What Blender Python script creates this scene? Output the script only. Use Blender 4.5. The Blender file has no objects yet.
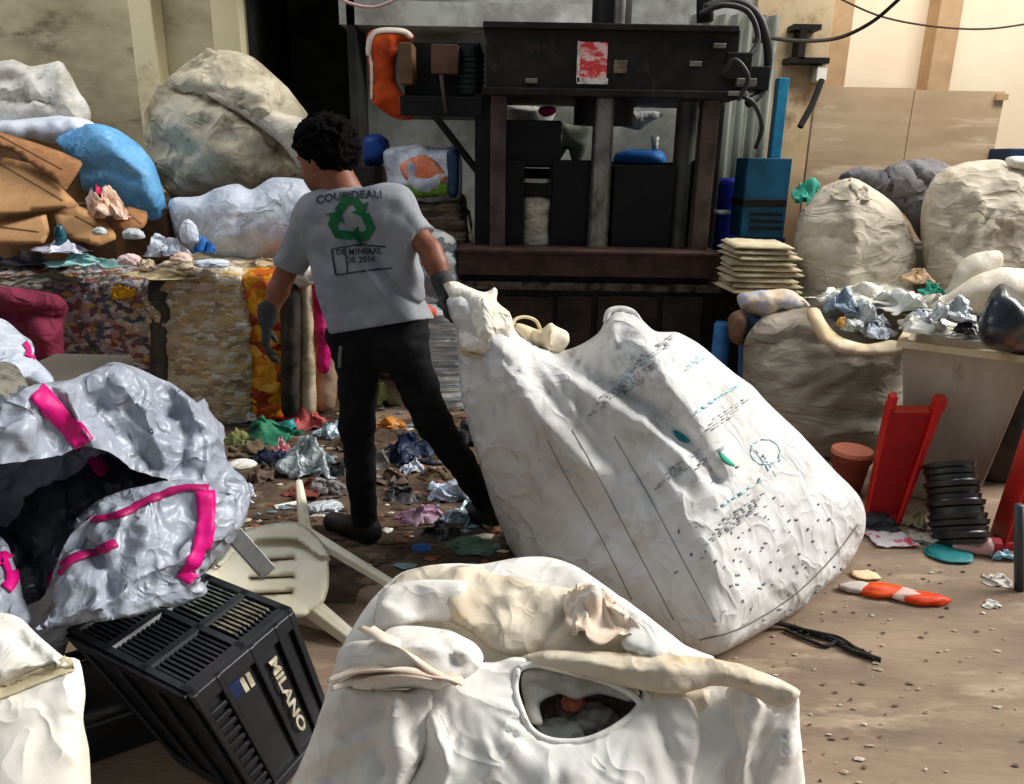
import bpy, bmesh, math, random
import numpy as np
import openvdb
from mathutils import Vector, Matrix
from mathutils.geometry import delaunay_2d_cdt
from mathutils.bvhtree import BVHTree

SC = bpy.context.scene
COL = SC.collection
random.seed(7)

# ------------------------------------------------------------------ camera
CAM_H, FPX = 1.45, 760.0
PITCH, ROLL = math.radians(17.0), math.radians(1.0)
CX, CY = 512.0, 392.0
_f = np.array([0, math.cos(PITCH), -math.sin(PITCH)])
_u0 = np.array([0, math.sin(PITCH), math.cos(PITCH)])
_r0 = np.array([1.0, 0, 0])
_r = _r0 * math.cos(ROLL) + _u0 * math.sin(ROLL)
_u = _u0 * math.cos(ROLL) - _r0 * math.sin(ROLL)
CAMP = np.array([0, 0, CAM_H])

def ray(u, v):
    u = np.asarray(u, float)[..., None]; v = np.asarray(v, float)[..., None]
    return _f + (u - CX) / FPX * _r - (v - CY) / FPX * _u

def P(u, v, y):
    d = ray(u, v)
    return CAMP + d * (np.asarray(y, float)[..., None] / d[..., 1:2])

def G(u, v, z=0.0):
    d = ray(u, v)
    return CAMP + d * ((np.asarray(z, float)[..., None] - CAM_H) / d[..., 2:3])

def mpp(y):            # metres per pixel near world depth y
    return y / FPX

# ------------------------------------------------------------------ noise
_rng = np.random.RandomState(3)
_perm = np.concatenate([_rng.permutation(256)] * 3)
_grad = _rng.normal(size=(256, 3)); _grad /= np.linalg.norm(_grad, axis=1)[:, None]

def perlin(p):
    p = np.asarray(p, float); i = np.floor(p).astype(int); f = p - i
    w = f * f * f * (f * (f * 6 - 15) + 10); i &= 255
    out = 0
    for dx in (0, 1):
        for dy in (0, 1):
            for dz in (0, 1):
                h = _perm[_perm[_perm[(i[:, 0] + dx) & 255] + ((i[:, 1] + dy) & 255)] + ((i[:, 2] + dz) & 255)]
                g = _grad[h]
                d = f - np.array([dx, dy, dz])
                ww = np.where(dx, w[:, 0], 1 - w[:, 0]) * np.where(dy, w[:, 1], 1 - w[:, 1]) * np.where(dz, w[:, 2], 1 - w[:, 2])
                out = out + ww * (g * d).sum(1)
    return out * 1.5

def fbm(p, o=3):
    return sum(perlin(np.asarray(p) * 2 ** k + 17.3 * k) / 2 ** k for k in range(o))

def ridged(p, o=3):
    return sum((1 - 2.2 * np.abs(perlin(np.asarray(p) * 1.9 ** k + 31.7 * k))) / 2 ** k for k in range(o))

def worley(p):
    p = np.asarray(p, float); i = np.floor(p).astype(int); f = p - i; out = np.full(len(p), 9.0)
    for dx in (-1, 0, 1):
        for dy in (-1, 0, 1):
            for dz in (-1, 0, 1):
                h = _perm[_perm[_perm[(i[:, 0] + dx) & 255] + ((i[:, 1] + dy) & 255)] + ((i[:, 2] + dz) & 255)]
                c = np.stack([_perm[h], _perm[h + 71], _perm[h + 143]], 1) / 255.0 + [dx, dy, dz]
                out = np.minimum(out, ((f - c) ** 2).sum(1))
    return out                      # squared distance: hollows with sharp ridges between

def creased(p):
    p = np.asarray(p, float); w = np.stack([perlin(p * .9 + 3), perlin(p * .9 + 40), perlin(p * .9 + 77)], 1)
    q = p + .55 * w
    return 1.5 * worley(q) - .45 + .5 * (1.5 * worley(q * 2.3 + 9) - .45) + .35 * fbm(p * .8, 2)

# ------------------------------------------------------------------ materials
def srgb(c):
    return tuple((x / 255 / 12.92 if x <= 10 else ((x / 255 + .055) / 1.055) ** 2.4) for x in c)

MATS = {}
def mat(name, col, rough=.7, metal=0.0, col2=None, scale=6.0, mix=(.42, .62), bump=.0, bscale=60, stretch=(1, 1, 1), spec=.3,
        trans=0.0, weave=0.0, sheen=0.0, col3=None, wscale=220, alpha=1.0, fold=0.0, fscale=7.0, crk=0.0):
    """col/col2/col3 are sRGB 0-255; col2 shows as noise stains over col, col3 as sparser grime."""
    if name in MATS: return MATS[name]
    m = bpy.data.materials.new(name); m.use_nodes = True; MATS[name] = m
    nt = m.node_tree; N = nt.nodes; L = nt.links
    b = N['Principled BSDF']
    b.inputs['Roughness'].default_value = rough; b.inputs['Metallic'].default_value = metal
    b.inputs['Specular IOR Level'].default_value = spec
    if trans: b.inputs['Transmission Weight'].default_value = trans; b.inputs['IOR'].default_value = 1.2
    if alpha < 1: b.inputs['Alpha'].default_value = alpha
    c = srgb(col) + (1,)
    b.inputs['Base Color'].default_value = c
    tc = N.new('ShaderNodeTexCoord'); mp = N.new('ShaderNodeMapping'); L.new(tc.outputs['Object'], mp.inputs[0])
    mp.inputs['Scale'].default_value = stretch
    src = None
    def stain(prev, prevc, colx, sc, lo, hi, off):
        n = N.new('ShaderNodeTexNoise'); n.inputs['Scale'].default_value = sc; n.inputs['Detail'].default_value = 8
        n.inputs['Roughness'].default_value = .65
        mo = N.new('ShaderNodeVectorMath'); mo.operation = 'ADD'; mo.inputs[1].default_value = (off, off * .7, -off)
        L.new(mp.outputs[0], mo.inputs[0]); L.new(mo.outputs[0], n.inputs['Vector'])
        r = N.new('ShaderNodeMapRange'); r.inputs[1].default_value = lo; r.inputs[2].default_value = hi
        L.new(n.outputs[0], r.inputs[0])
        mx = N.new('ShaderNodeMix'); mx.data_type = 'RGBA'
        L.new(r.outputs[0], mx.inputs[0])
        if prev is None: mx.inputs[6].default_value = prevc
        else: L.new(prev, mx.inputs[6])
        mx.inputs[7].default_value = srgb(colx) + (1,)
        return mx.outputs[2]
    if col2: src = stain(src, c, col2, scale, mix[0], mix[1], 0)
    if col3: src = stain(src, c, col3, scale * 2.3, .56, .68, 5.3)
    if src is not None: L.new(src, b.inputs['Base Color'])
    if bump or weave or fold:
        n = N.new('ShaderNodeTexNoise'); n.inputs['Scale'].default_value = bscale; n.inputs['Detail'].default_value = 5
        L.new(mp.outputs[0], n.inputs['Vector'])
        bm = N.new('ShaderNodeBump'); bm.inputs['Strength'].default_value = bump; bm.inputs['Distance'].default_value = .01
        L.new(n.outputs[0], bm.inputs['Height']); last = bm
        if fold:
            wn = N.new('ShaderNodeTexNoise'); wn.inputs['Scale'].default_value = fscale * .8; wn.inputs['Detail'].default_value = 2
            L.new(mp.outputs[0], wn.inputs['Vector'])
            ma = N.new('ShaderNodeVectorMath'); ma.operation = 'MULTIPLY_ADD'; ma.inputs[1].default_value = (.9 / fscale,) * 3
            L.new(wn.outputs['Color'], ma.inputs[0]); L.new(mp.outputs[0], ma.inputs[2])
            for ks, kd in ((1.0, 1.0), (2.3, .4)):
                vo = N.new('ShaderNodeTexNoise'); vo.inputs['Scale'].default_value = fscale * ks * .6; vo.inputs['Detail'].default_value = 1.5; vo.inputs['Distortion'].default_value = .6
                L.new(ma.outputs[0], vo.inputs['Vector'])
                m1 = N.new('ShaderNodeMath'); m1.operation = 'MULTIPLY_ADD'; m1.inputs[1].default_value = 2.6; m1.inputs[2].default_value = -1.3; L.new(vo.outputs[0], m1.inputs[0])
                m2 = N.new('ShaderNodeMath'); m2.operation = 'ABSOLUTE'; L.new(m1.outputs[0], m2.inputs[0])
                m3 = N.new('ShaderNodeMath'); m3.operation = 'SUBTRACT'; m3.inputs[0].default_value = 1.0; L.new(m2.outputs[0], m3.inputs[1])
                pw = N.new('ShaderNodeMath'); pw.operation = 'POWER'; pw.inputs[1].default_value = 3.0; L.new(m3.outputs[0], pw.inputs[0])
                b2 = N.new('ShaderNodeBump'); b2.inputs['Strength'].default_value = min(1, fold * 1.3); b2.inputs['Distance'].default_value = .16 / fscale * kd
                L.new(pw.outputs[0], b2.inputs['Height']); L.new(last.outputs[0], b2.inputs['Normal']); last = b2
            if crk:
                vo = N.new('ShaderNodeTexVoronoi'); vo.inputs['Scale'].default_value = fscale * 1.1
                L.new(ma.outputs[0], vo.inputs['Vector'])
                pw = N.new('ShaderNodeMath'); pw.operation = 'POWER'; pw.inputs[1].default_value = 2.0; L.new(vo.outputs['Distance'], pw.inputs[0])
                b2 = N.new('ShaderNodeBump'); b2.inputs['Strength'].default_value = crk; b2.inputs['Distance'].default_value = .3 / fscale
                L.new(pw.outputs[0], b2.inputs['Height']); L.new(last.outputs[0], b2.inputs['Normal']); last = b2
        if weave:
            w = N.new('ShaderNodeTexChecker'); w.inputs['Scale'].default_value = wscale
            L.new(mp.outputs[0], w.inputs['Vector'])
            b2 = N.new('ShaderNodeBump'); b2.inputs['Strength'].default_value = weave; b2.inputs['Distance'].default_value = .002
            L.new(w.outputs[1], b2.inputs['Height']); L.new(last.outputs[0], b2.inputs['Normal']); last = b2
        L.new(last.outputs[0], b.inputs['Normal'])
    return m

def palette_mat(name, cols, scale=(12, 12, 12), rough=.75, warp=.25, bump=.6, dark=.35):
    """compressed scraps: voronoi cells, each with a colour of the palette"""
    m = bpy.data.materials.new(name); m.use_nodes = True
    nt = m.node_tree; N = nt.nodes; L = nt.links; b = N['Principled BSDF']; b.inputs['Roughness'].default_value = rough
    b.inputs['Specular IOR Level'].default_value = .25
    tc = N.new('ShaderNodeTexCoord'); mp = N.new('ShaderNodeMapping'); mp.inputs['Scale'].default_value = scale
    L.new(tc.outputs['Object'], mp.inputs[0])
    n = N.new('ShaderNodeTexNoise'); n.inputs['Scale'].default_value = 1.3; n.inputs['Detail'].default_value = 4
    L.new(mp.outputs[0], n.inputs['Vector'])
    ad = N.new('ShaderNodeVectorMath'); ad.operation = 'MULTIPLY_ADD'; ad.inputs[1].default_value = (warp * 4,) * 3
    L.new(n.outputs['Color'], ad.inputs[0]); L.new(mp.outputs[0], ad.inputs[2])
    v = N.new('ShaderNodeTexVoronoi'); v.inputs['Scale'].default_value = 1.0
    L.new(ad.outputs[0], v.inputs['Vector'])
    sp = N.new('ShaderNodeSeparateColor'); L.new(v.outputs['Color'], sp.inputs[0])
    cr = N.new('ShaderNodeValToRGB'); cr.color_ramp.interpolation = 'CONSTANT'
    e = cr.color_ramp.elements
    for i, c in enumerate(cols):
        if i < 2: q = e[i]; q.position = i / len(cols)
        else: q = e.new(i / len(cols))
        q.color = srgb(c) + (1,)
    L.new(sp.outputs[0], cr.inputs[0]); L.new(cr.outputs[0], b.inputs['Base Color'])
    bm = N.new('ShaderNodeBump'); bm.inputs['Strength'].default_value = bump; bm.inputs['Distance'].default_value = .03
    L.new(v.outputs['Distance'], bm.inputs['Height']); bm.invert = True
    L.new(bm.outputs[0], b.inputs['Normal'])
    return m

# ------------------------------------------------------------------ objects
WLOC = {}
def tag(o, label=None, cat=None, group=None, kind=None):
    if label: o['label'] = label
    if cat: o['category'] = cat
    if group: o['group'] = group
    if kind: o['kind'] = kind
    return o

def raw(name, V, Fc, m, parent=None, smooth=True, base=None):
    V = np.asarray(V, float)
    me = bpy.data.meshes.new(name)
    if parent is not None: loc = WLOC[parent.name]
    elif base is not None: loc = np.asarray(base, float)
    else:
        lo, hi = V.min(0), V.max(0); loc = np.array([(lo[0] + hi[0]) / 2, (lo[1] + hi[1]) / 2, lo[2]])
    me.from_pydata([tuple(x) for x in (V - loc)], [], [tuple(int(i) for i in q) for q in Fc])
    me.validate()
    bm = bmesh.new(); bm.from_mesh(me); bmesh.ops.recalc_face_normals(bm, faces=bm.faces); bm.to_mesh(me); bm.free()
    for m_ in (m if isinstance(m, (list, tuple)) else [m]): me.materials.append(m_)
    if smooth: me.shade_smooth()
    o = bpy.data.objects.new(name, me); COL.objects.link(o)
    if parent is not None: o.parent = parent
    else: o.location = loc
    WLOC[o.name] = loc
    return o

def empty(name, loc, label, cat, group=None):
    o = bpy.data.objects.new(name, None); COL.objects.link(o); o.location = loc; o.empty_display_size = .1
    WLOC[o.name] = np.asarray(loc, float)
    return tag(o, label, cat, group)

class MB:
    def __init__(s): s.V = []; s.F = []
    def add(s, V, Fc):
        n = len(s.V); s.V += [tuple(v) for v in V]; s.F += [tuple(int(i) + n for i in f) for f in Fc]; return s
    def box(s, a, b):
        (x0, y0, z0), (x1, y1, z1) = a, b
        return s.add([(x0, y0, z0), (x1, y0, z0), (x1, y1, z0), (x0, y1, z0), (x0, y0, z1), (x1, y0, z1), (x1, y1, z1), (x0, y1, z1)],
                     [(0, 3, 2, 1), (4, 5, 6, 7), (0, 1, 5, 4), (1, 2, 6, 5), (2, 3, 7, 6), (3, 0, 4, 7)])
    def hexa(s, o, ex, ey, ez):
        o, ex, ey, ez = map(np.asarray, (o, ex, ey, ez))
        return s.add([o, o + ex, o + ex + ey, o + ey, o + ez, o + ex + ez, o + ex + ey + ez, o + ey + ez],
                     [(0, 3, 2, 1), (4, 5, 6, 7), (0, 1, 5, 4), (1, 2, 6, 5), (2, 3, 7, 6), (3, 0, 4, 7)])
    def tube(s, pts, r, n=10, cap=True):
        pts = [np.asarray(p, float) for p in pts]
        rs = r if hasattr(r, '__len__') else [r] * len(pts)
        V = []; up = np.array([0, 0, 1.0]); prev = None
        for i, p in enumerate(pts):
            t = pts[min(i + 1, len(pts) - 1)] - pts[max(i - 1, 0)]; t = t / (np.linalg.norm(t) + 1e-9)
            a = prev if prev is not None else (up if abs(t[2]) < .9 else np.array([1.0, 0, 0]))
            a = a - t * a.dot(t); a /= np.linalg.norm(a) + 1e-9; prev = a
            b = np.cross(t, a)
            for k in range(n):
                w = 2 * math.pi * k / n
                V.append(p + rs[i] * (a * math.cos(w) + b * math.sin(w)))
        Fc = []
        for i in range(len(pts) - 1):
            for k in range(n):
                Fc.append((i * n + k, i * n + (k + 1) % n, (i + 1) * n + (k + 1) % n, (i + 1) * n + k))
        if cap: Fc += [tuple(range(n))[::-1], tuple(range((len(pts) - 1) * n, len(pts) * n))]
        return s.add(V, Fc)
    def build(s, name, m, parent=None, smooth=False, bevel=0, base=None):
        o = raw(name, s.V, s.F, m, parent, smooth, base)
        if bevel:
            b = o.modifiers.new('b', 'BEVEL'); b.width = bevel; b.segments = 2; b.limit_method = 'ANGLE'
        return o

def curve_pts(pts, n=12):
    """Catmull-Rom through points"""
    pts = [np.asarray(p, float) for p in pts]; q = [2 * pts[0] - pts[1]] + pts + [2 * pts[-1] - pts[-2]]; out = []
    for i in range(1, len(q) - 2):
        a, b, c, d = q[i - 1], q[i], q[i + 1], q[i + 2]
        for k in range(n):
            t = k / n
            out.append(.5 * (2 * b + (c - a) * t + (2 * a - 5 * b + 4 * c - d) * t * t + (3 * b - a - 3 * c + d) * t ** 3))
    return out + [pts[-1]]

# ---- closed soft bodies from an outline at its own depth, inflated to real thickness
def inside(pts, poly):
    x, y = pts[:, 0][:, None], pts[:, 1][:, None]; a = poly; b = np.roll(poly, -1, 0)
    c = ((a[:, 1] > y) != (b[:, 1] > y)) & (x < (b[:, 0] - a[:, 0]) * (y - a[:, 1]) / (b[:, 1] - a[:, 1] + 1e-12) + a[:, 0])
    return c.sum(1) % 2 == 1

def segdist(pts, line, closed=False):
    a = line if closed else line[:-1]; b = np.roll(line, -1, 0) if closed else line[1:]
    ab = b - a; t = ((pts[:, None] - a) * ab).sum(2) / ((ab * ab).sum(1) + 1e-9); t = np.clip(t, 0, 1)
    return np.linalg.norm(pts[:, None] - (a + t[..., None] * ab), axis=2).min(1)

def resample(poly, step, smooth=True):
    p = np.asarray(poly, float)
    if smooth:
        q = np.roll(p, 1, 0), p, np.roll(p, -1, 0), np.roll(p, -2, 0); o = []
        for t in np.linspace(0, 1, 12, endpoint=False):
            a, b, c, d = q; m0, m1 = .4 * (c - a), .4 * (d - b)
            o.append((2 * t**3 - 3 * t**2 + 1) * b + (t**3 - 2 * t**2 + t) * m0 + (-2 * t**3 + 3 * t**2) * c + (t**3 - t**2) * m1)
        p = np.stack(o, 1).reshape(-1, 2)
    n = np.roll(p, -1, 0); seg = np.linalg.norm(n - p, axis=1); cum = np.concatenate([[0], np.cumsum(seg)])
    k = max(8, int(cum[-1] / step)); s = np.linspace(0, cum[-1], k, endpoint=False)
    cl = np.vstack([p, p[:1]])
    return np.stack([np.interp(s, cum, cl[:, 0]), np.interp(s, cum, cl[:, 1])], 1)

def depth_fn(dep):
    if not hasattr(dep, '__len__'): return lambda uv: np.full(len(uv), float(dep))
    pts = []
    for d in dep:
        if len(d) == 4: pts.append((d[1], d[2], G(d[1], d[2], d[3])[1]))     # ('z',u,v,height)
        else: pts.append(d)
    pts = np.array(pts, float); c = pts[:, :2]; n = len(c)
    phi = lambda r: r
    A = np.zeros((n + 3, n + 3)); R = np.linalg.norm(c[:, None] - c[None], axis=2)
    A[:n, :n] = phi(R) + np.eye(n) * 1e-6; A[:n, n] = 1; A[:n, n + 1:] = c; A[n, :n] = 1; A[n + 1:, :n] = c.T
    w = np.linalg.lstsq(A, np.concatenate([pts[:, 2], [0, 0, 0]]), rcond=None)[0]
    def fn(uv):
        R = np.linalg.norm(uv[:, None] - c[None], axis=2)
        return phi(R) @ w[:n] + w[n] + uv @ w[n + 1:]
    return fn

SURF = {}
def normals(V, Fc):
    N = np.zeros_like(V); t = np.asarray(Fc)
    n = np.cross(V[t[:, 1]] - V[t[:, 0]], V[t[:, 2]] - V[t[:, 0]])
    for k in range(3): np.add.at(N, t[:, k], n)
    return N / (np.linalg.norm(N, axis=1)[:, None] + 1e-12)

def blob(name, poly, dep, tf, tb, m, label=None, cat=None, parent=None, step=7, wr=(.012, 6), aniso=(1, 1, 1), rot=0, creases=(),
         holes=(), floor=True, smooth=True, seed=0, group=None, expo=.5, fine=.0, zmin=.004, flat=0, solid=0, through=False, folds=()):
    poly = resample(poly, step, smooth)
    lo, hi = poly.min(0), poly.max(0)
    gx, gy = np.meshgrid(np.arange(lo[0], hi[0], step), np.arange(lo[1], hi[1], step * .87)); gx[1::2] += step / 2
    g = np.stack([gx.ravel(), gy.ravel()], 1)
    g = g[inside(g, poly)]
    if len(g): g = g[segdist(g, poly, True) > step * .55]
    hp = [resample(h, min(step, 2.5) if through else step, not (through and len(h) == 4)) for h in holes]
    for h in hp:
        d = segdist(g, h, True); g = g[d > step * .5]
    allp = np.vstack([poly, g] + hp)
    n = len(poly); ed = [(i, (i + 1) % n) for i in range(n)]; off = n + len(g)
    for h in hp:
        ed += [(off + i, off + (i + 1) % len(h)) for i in range(len(h))]; off += len(h)
    r = delaunay_2d_cdt([Vector(x) for x in allp], ed, [], 1, 1e-4)
    uv = np.array([(v.x, v.y) for v in r[0]]); T = np.array([f for f in r[2] if len(f) == 3])
    cen = uv[T].mean(1); T = T[inside(cen, poly)]
    if through:
        for hq in hp: T = T[~inside(uv[T].mean(1), hq)]
    used = np.unique(T); remap = -np.ones(len(uv), int); remap[used] = np.arange(len(used)); uv = uv[used]; T = remap[T]
    E = np.sort(np.vstack([T[:, [0, 1]], T[:, [1, 2]], T[:, [2, 0]]]), 1); Eu, cnt = np.unique(E, axis=0, return_counts=True)
    bd = np.zeros(len(uv), bool); bd[Eu[cnt == 1].ravel()] = True
    deg = np.bincount(Eu.ravel(), minlength=len(uv))
    h = np.zeros(len(uv)); it = int(min(900, 60 + len(uv) * .25))
    for _ in range(it):
        s = np.bincount(Eu[:, 0], h[Eu[:, 1]], len(uv)) + np.bincount(Eu[:, 1], h[Eu[:, 0]], len(uv))
        h = s / deg + 1.0; h[bd] = 0
    h = (h / h.max()) ** expo
    if flat: h = np.minimum(h, flat) / flat
    Y = depth_fn(dep)(uv); d = ray(uv[:, 0], uv[:, 1]); base = CAMP + d * (Y / d[:, 1])[:, None]
    dn = d / np.linalg.norm(d, axis=1)[:, None]
    cr = np.zeros(len(uv))
    for line, w, amp in creases:
        cr += amp * np.exp(-(segdist(uv, np.asarray(line, float)) / w) ** 2)
    for (au, av), nf, amp, reach, near in folds:
        dx, dy = uv[:, 0] - au, uv[:, 1] - av; rr_ = np.hypot(dx, dy); th = np.arctan2(dy, dx)
        q_ = np.stack([th * 2.1, rr_ / 90, np.full(len(uv), seed * 1.7)], 1)
        cr += amp * (np.abs(np.sin(th * nf * .5 + 2.4 * perlin(q_))) ** .6 - .6) * (.5 + perlin(q_ * 2.3)) * 2 * np.exp(-rr_ / reach) * np.clip(rr_ / near, 0, 1)
    cr *= np.clip(h * 3, 0, 1)
    Vf = base - dn * (tf * h + cr)[:, None]; Vb = base + dn * (tb * h)[:, None]
    idx = np.where(bd, np.arange(len(uv)), 0); inn = np.where(~bd)[0]
    bi = np.arange(len(uv)); bi[inn] = len(uv) + np.arange(len(inn))
    V = np.vstack([Vf, Vb[inn]])
    Tf = T
    for hpoly in hp: Tf = Tf[~inside(uv[Tf].mean(1), hpoly)]
    a = uv[T]; ccw = np.cross(a[:, 1] - a[:, 0], a[:, 2] - a[:, 0]) > 0
    Tfull = np.vstack([T, bi[T][:, ::-1]])
    if wr[0]:
        N = normals(V, Tfull)
        if (N[T[:, 0]] * -dn[T[:, 0]]).sum() < 0: N = -N
        ca, sa = math.cos(rot), math.sin(rot)
        Q = V @ np.array([[ca, 0, sa], [0, 1, 0], [-sa, 0, ca]]).T
        Q = Q * wr[1] * np.asarray(aniso) + seed * 13.7
        fade = np.ones(len(V)); fade[:len(uv)] = np.clip(h * 2.5, .25, 1)
        dd = wr[0] * creased(Q)
        if fine: dd = dd + fine * creased(Q * 2.9 + 5)
        V = V + N * (dd * fade)[:, None]
    if floor: V[:, 2] = np.maximum(V[:, 2], zmin)
    Fall = np.vstack([Tf, bi[T][:, ::-1]])
    o = raw(name, V, Fall, m, parent, True)
    if solid:
        s = o.modifiers.new('s', 'SOLIDIFY'); s.thickness = solid
    if label: tag(o, label, cat, group)
    SURF[o.name] = BVHTree.FromPolygons([tuple(x) for x in V], [tuple(int(i) for i in t) for t in Fall])
    return o

def hit(srf, u, v, off=.004):
    """point of a finished surface that lies under the pixel, a little proud of it"""
    d = ray(u, v); dv = Vector(d).normalized()
    p, n, i, dist = SURF[srf.name].ray_cast(Vector(CAMP), dv)
    if p is None: return None
    if n.dot(dv) > 0: n = -n
    return np.array(p + n * off)

def stroke(name, srf, line, w, m, parent, off=.004, step=4, taper=False, cols=3, curved=True, thick=0):
    """a band or print following a surface"""
    line = [np.asarray(p, float) for p in line]
    pts = np.array(curve_pts(line, 8)) if (curved and len(line) > 2) else np.array(line)
    seg = np.linalg.norm(np.diff(pts, axis=0), axis=1); cum = np.concatenate([[0], np.cumsum(seg)])
    k = max(2, int(cum[-1] / step)); s = np.linspace(0, cum[-1], k)
    pts = np.stack([np.interp(s, cum, pts[:, 0]), np.interp(s, cum, pts[:, 1])], 1)
    t = np.gradient(pts, axis=0); t /= np.linalg.norm(t, axis=1)[:, None] + 1e-9; nn = np.stack([-t[:, 1], t[:, 0]], 1)
    V = []; ok = []
    for i in range(k):
        ww = w * (1 if not taper else max(.15, math.sin(math.pi * (i + .5) / k)))
        for c in range(cols):
            q = pts[i] + nn[i] * ww * (c / (cols - 1) - .5)
            h = hit(srf, q[0], q[1], off); ok.append(h is not None); V.append(h if h is not None else np.zeros(3))
    Fc = []
    for i in range(k - 1):
        for c in range(cols - 1):
            q = (i * cols + c, i * cols + c + 1, (i + 1) * cols + c + 1, (i + 1) * cols + c)
            if all(ok[j] for j in q): Fc.append(q)
    if not Fc: return None
    V = np.array(V); us = sorted(set(sum(Fc, ()))); rm = {a: b for b, a in enumerate(us)}
    V = V[us]; Fc = [tuple(rm[j] for j in f) for f in Fc]
    if name is None: return V, Fc
    o = raw(name, V, Fc, m, parent)
    sm = o.modifiers.new('s', 'SOLIDIFY'); sm.thickness = thick or .003; sm.offset = -1
    return o

def strokes(name, srf, items, m, parent, off=.004, step=4, kind=None):
    """many small marks of one print as one part; items = (line, width)"""
    mb = MB()
    for ln, w in items:
        q = stroke(None, srf, ln, w, None, None, off, step, cols=2 if w < 4 else 3, curved=False)
        if q: mb.add(*q)
    if not mb.F: return None
    o = mb.build(name, m, parent, True)
    sm = o.modifiers.new('s', 'SOLIDIFY'); sm.thickness = .002; sm.offset = -1
    if kind: o['kind'] = kind
    return o

def text_tris(s, size=1.0, bold=0.0):
    cu = bpy.data.curves.new('t', 'FONT'); cu.body = s; cu.size = size; cu.align_x = 'CENTER'; cu.align_y = 'CENTER'; cu.resolution_u = 3; cu.offset = bold
    ob = bpy.data.objects.new('t', cu); COL.objects.link(ob)
    dg = bpy.context.evaluated_depsgraph_get(); e = ob.evaluated_get(dg); me = e.to_mesh()
    bm = bmesh.new(); bm.from_mesh(me); bmesh.ops.triangulate(bm, faces=bm.faces)
    bmesh.ops.subdivide_edges(bm, edges=bm.edges, cuts=1); bmesh.ops.triangulate(bm, faces=bm.faces)
    V = np.array([v.co[:2] for v in bm.verts]); Fc = [tuple(v.index for v in f.verts) for f in bm.faces]
    bm.free(); e.to_mesh_clear(); bpy.data.objects.remove(ob); bpy.data.curves.remove(cu)
    return V, Fc

def decal(name, srf, V2, Fc, fn, m, parent, off=.004):
    """flat print (letters, emblem) laid on a surface; fn maps its own plane to a pixel"""
    V = []
    for p in V2:
        u, v = fn(p); h = hit(srf, u, v, off); V.append(h)
    ok = [h is not None for h in V]
    Fc = [f for f in Fc if all(ok[i] for i in f)]
    V = [h if h is not None else np.zeros(3) for h in V]
    us = sorted(set(sum(Fc, ()))); rm = {a: b for b, a in enumerate(us)}
    return raw(name, np.array(V)[us], [tuple(rm[j] for j in f) for f in Fc], m, parent)

# ---- SDF bodies
def rcone(p, a, b, ra, rb):
    a = np.asarray(a); b = np.asarray(b); ab = b - a
    t = np.clip(((p - a) @ ab) / (ab @ ab), 0, 1)
    return np.linalg.norm(p - (a + t[:, None] * ab), axis=1) - (ra + t * (rb - ra))
def ellip(p, c, r, R=None):
    q = p - np.asarray(c)
    if R is not None: q = q @ R            # columns of R = local axes
    r = np.asarray(r); k = np.linalg.norm(q / r, axis=1)
    return (k - 1) * r.min()
def smin(a, b, k):
    h = np.clip(.5 + .5 * (b - a) / k, 0, 1)
    return b + (a - b) * h - k * h * (1 - h)
def plane(p, o, n):
    n = np.asarray(n, float); n = n / np.linalg.norm(n)
    return (p - np.asarray(o)) @ n

def sdf_mesh(name, fn, lo, hi, vox, m, parent=None, it=1):
    lo = np.asarray(lo); hi = np.asarray(hi); n = np.ceil((hi - lo) / vox).astype(int) + 1
    ax = [lo[k] + np.arange(n[k]) * vox for k in range(3)]
    X = np.stack(np.meshgrid(*ax, indexing='ij'), -1).reshape(-1, 3)
    D = np.concatenate([fn(c) for c in np.array_split(X, max(1, len(X) // 400000))])
    D = np.clip(D, -3 * vox, 3 * vox).reshape(n).astype(np.float32)
    g = openvdb.FloatGrid(3 * vox); g.copyFromArray(D)
    pts, quads = g.convertToQuads(0.0)
    V = np.asarray(pts, float) * vox + lo
    o = raw(name, V, np.asarray(quads), m, parent)
    SURF[o.name] = BVHTree.FromPolygons([tuple(x) for x in V], [tuple(int(i) for i in t) for t in quads])
    return o

def crumple(name, c, size, m, seed=0, parent=None, sub=4, rough=.35, label=None, cat=None, group=None, rz=0, freq=1.6, tilt=0):
    """a crumpled bag, wad or lump of given size resting at c (its base point)"""
    bm = bmesh.new(); bmesh.ops.create_icosphere(bm, subdivisions=sub, radius=1.0)
    V = np.array([v.co[:] for v in bm.verts]); Fc = [tuple(v.index for v in f.verts) for f in bm.faces]; bm.free()
    d = creased(V * freq + seed * 7.1) * rough * 1.1 + fbm(V * 1.1 + seed * 3.3, 2) * rough
    V = V * (1 + d[:, None] * .8); V[:, 2] = np.where(V[:, 2] < -.45, -.45 + (V[:, 2] + .45) * .15, V[:, 2])
    V *= np.asarray(size) / 2 ; ca, sa = math.cos(rz), math.sin(rz)
    if tilt: V[:, 2] += V[:, 0] * tilt
    V = V @ np.array([[ca, sa, 0], [-sa, ca, 0], [0, 0, 1]])
    V[:, 2] -= V[:, 2].min(); V += np.asarray(c)
    o = raw(name, V, Fc, m, parent, True)
    if label: tag(o, label, cat, group)
    return o

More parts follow.
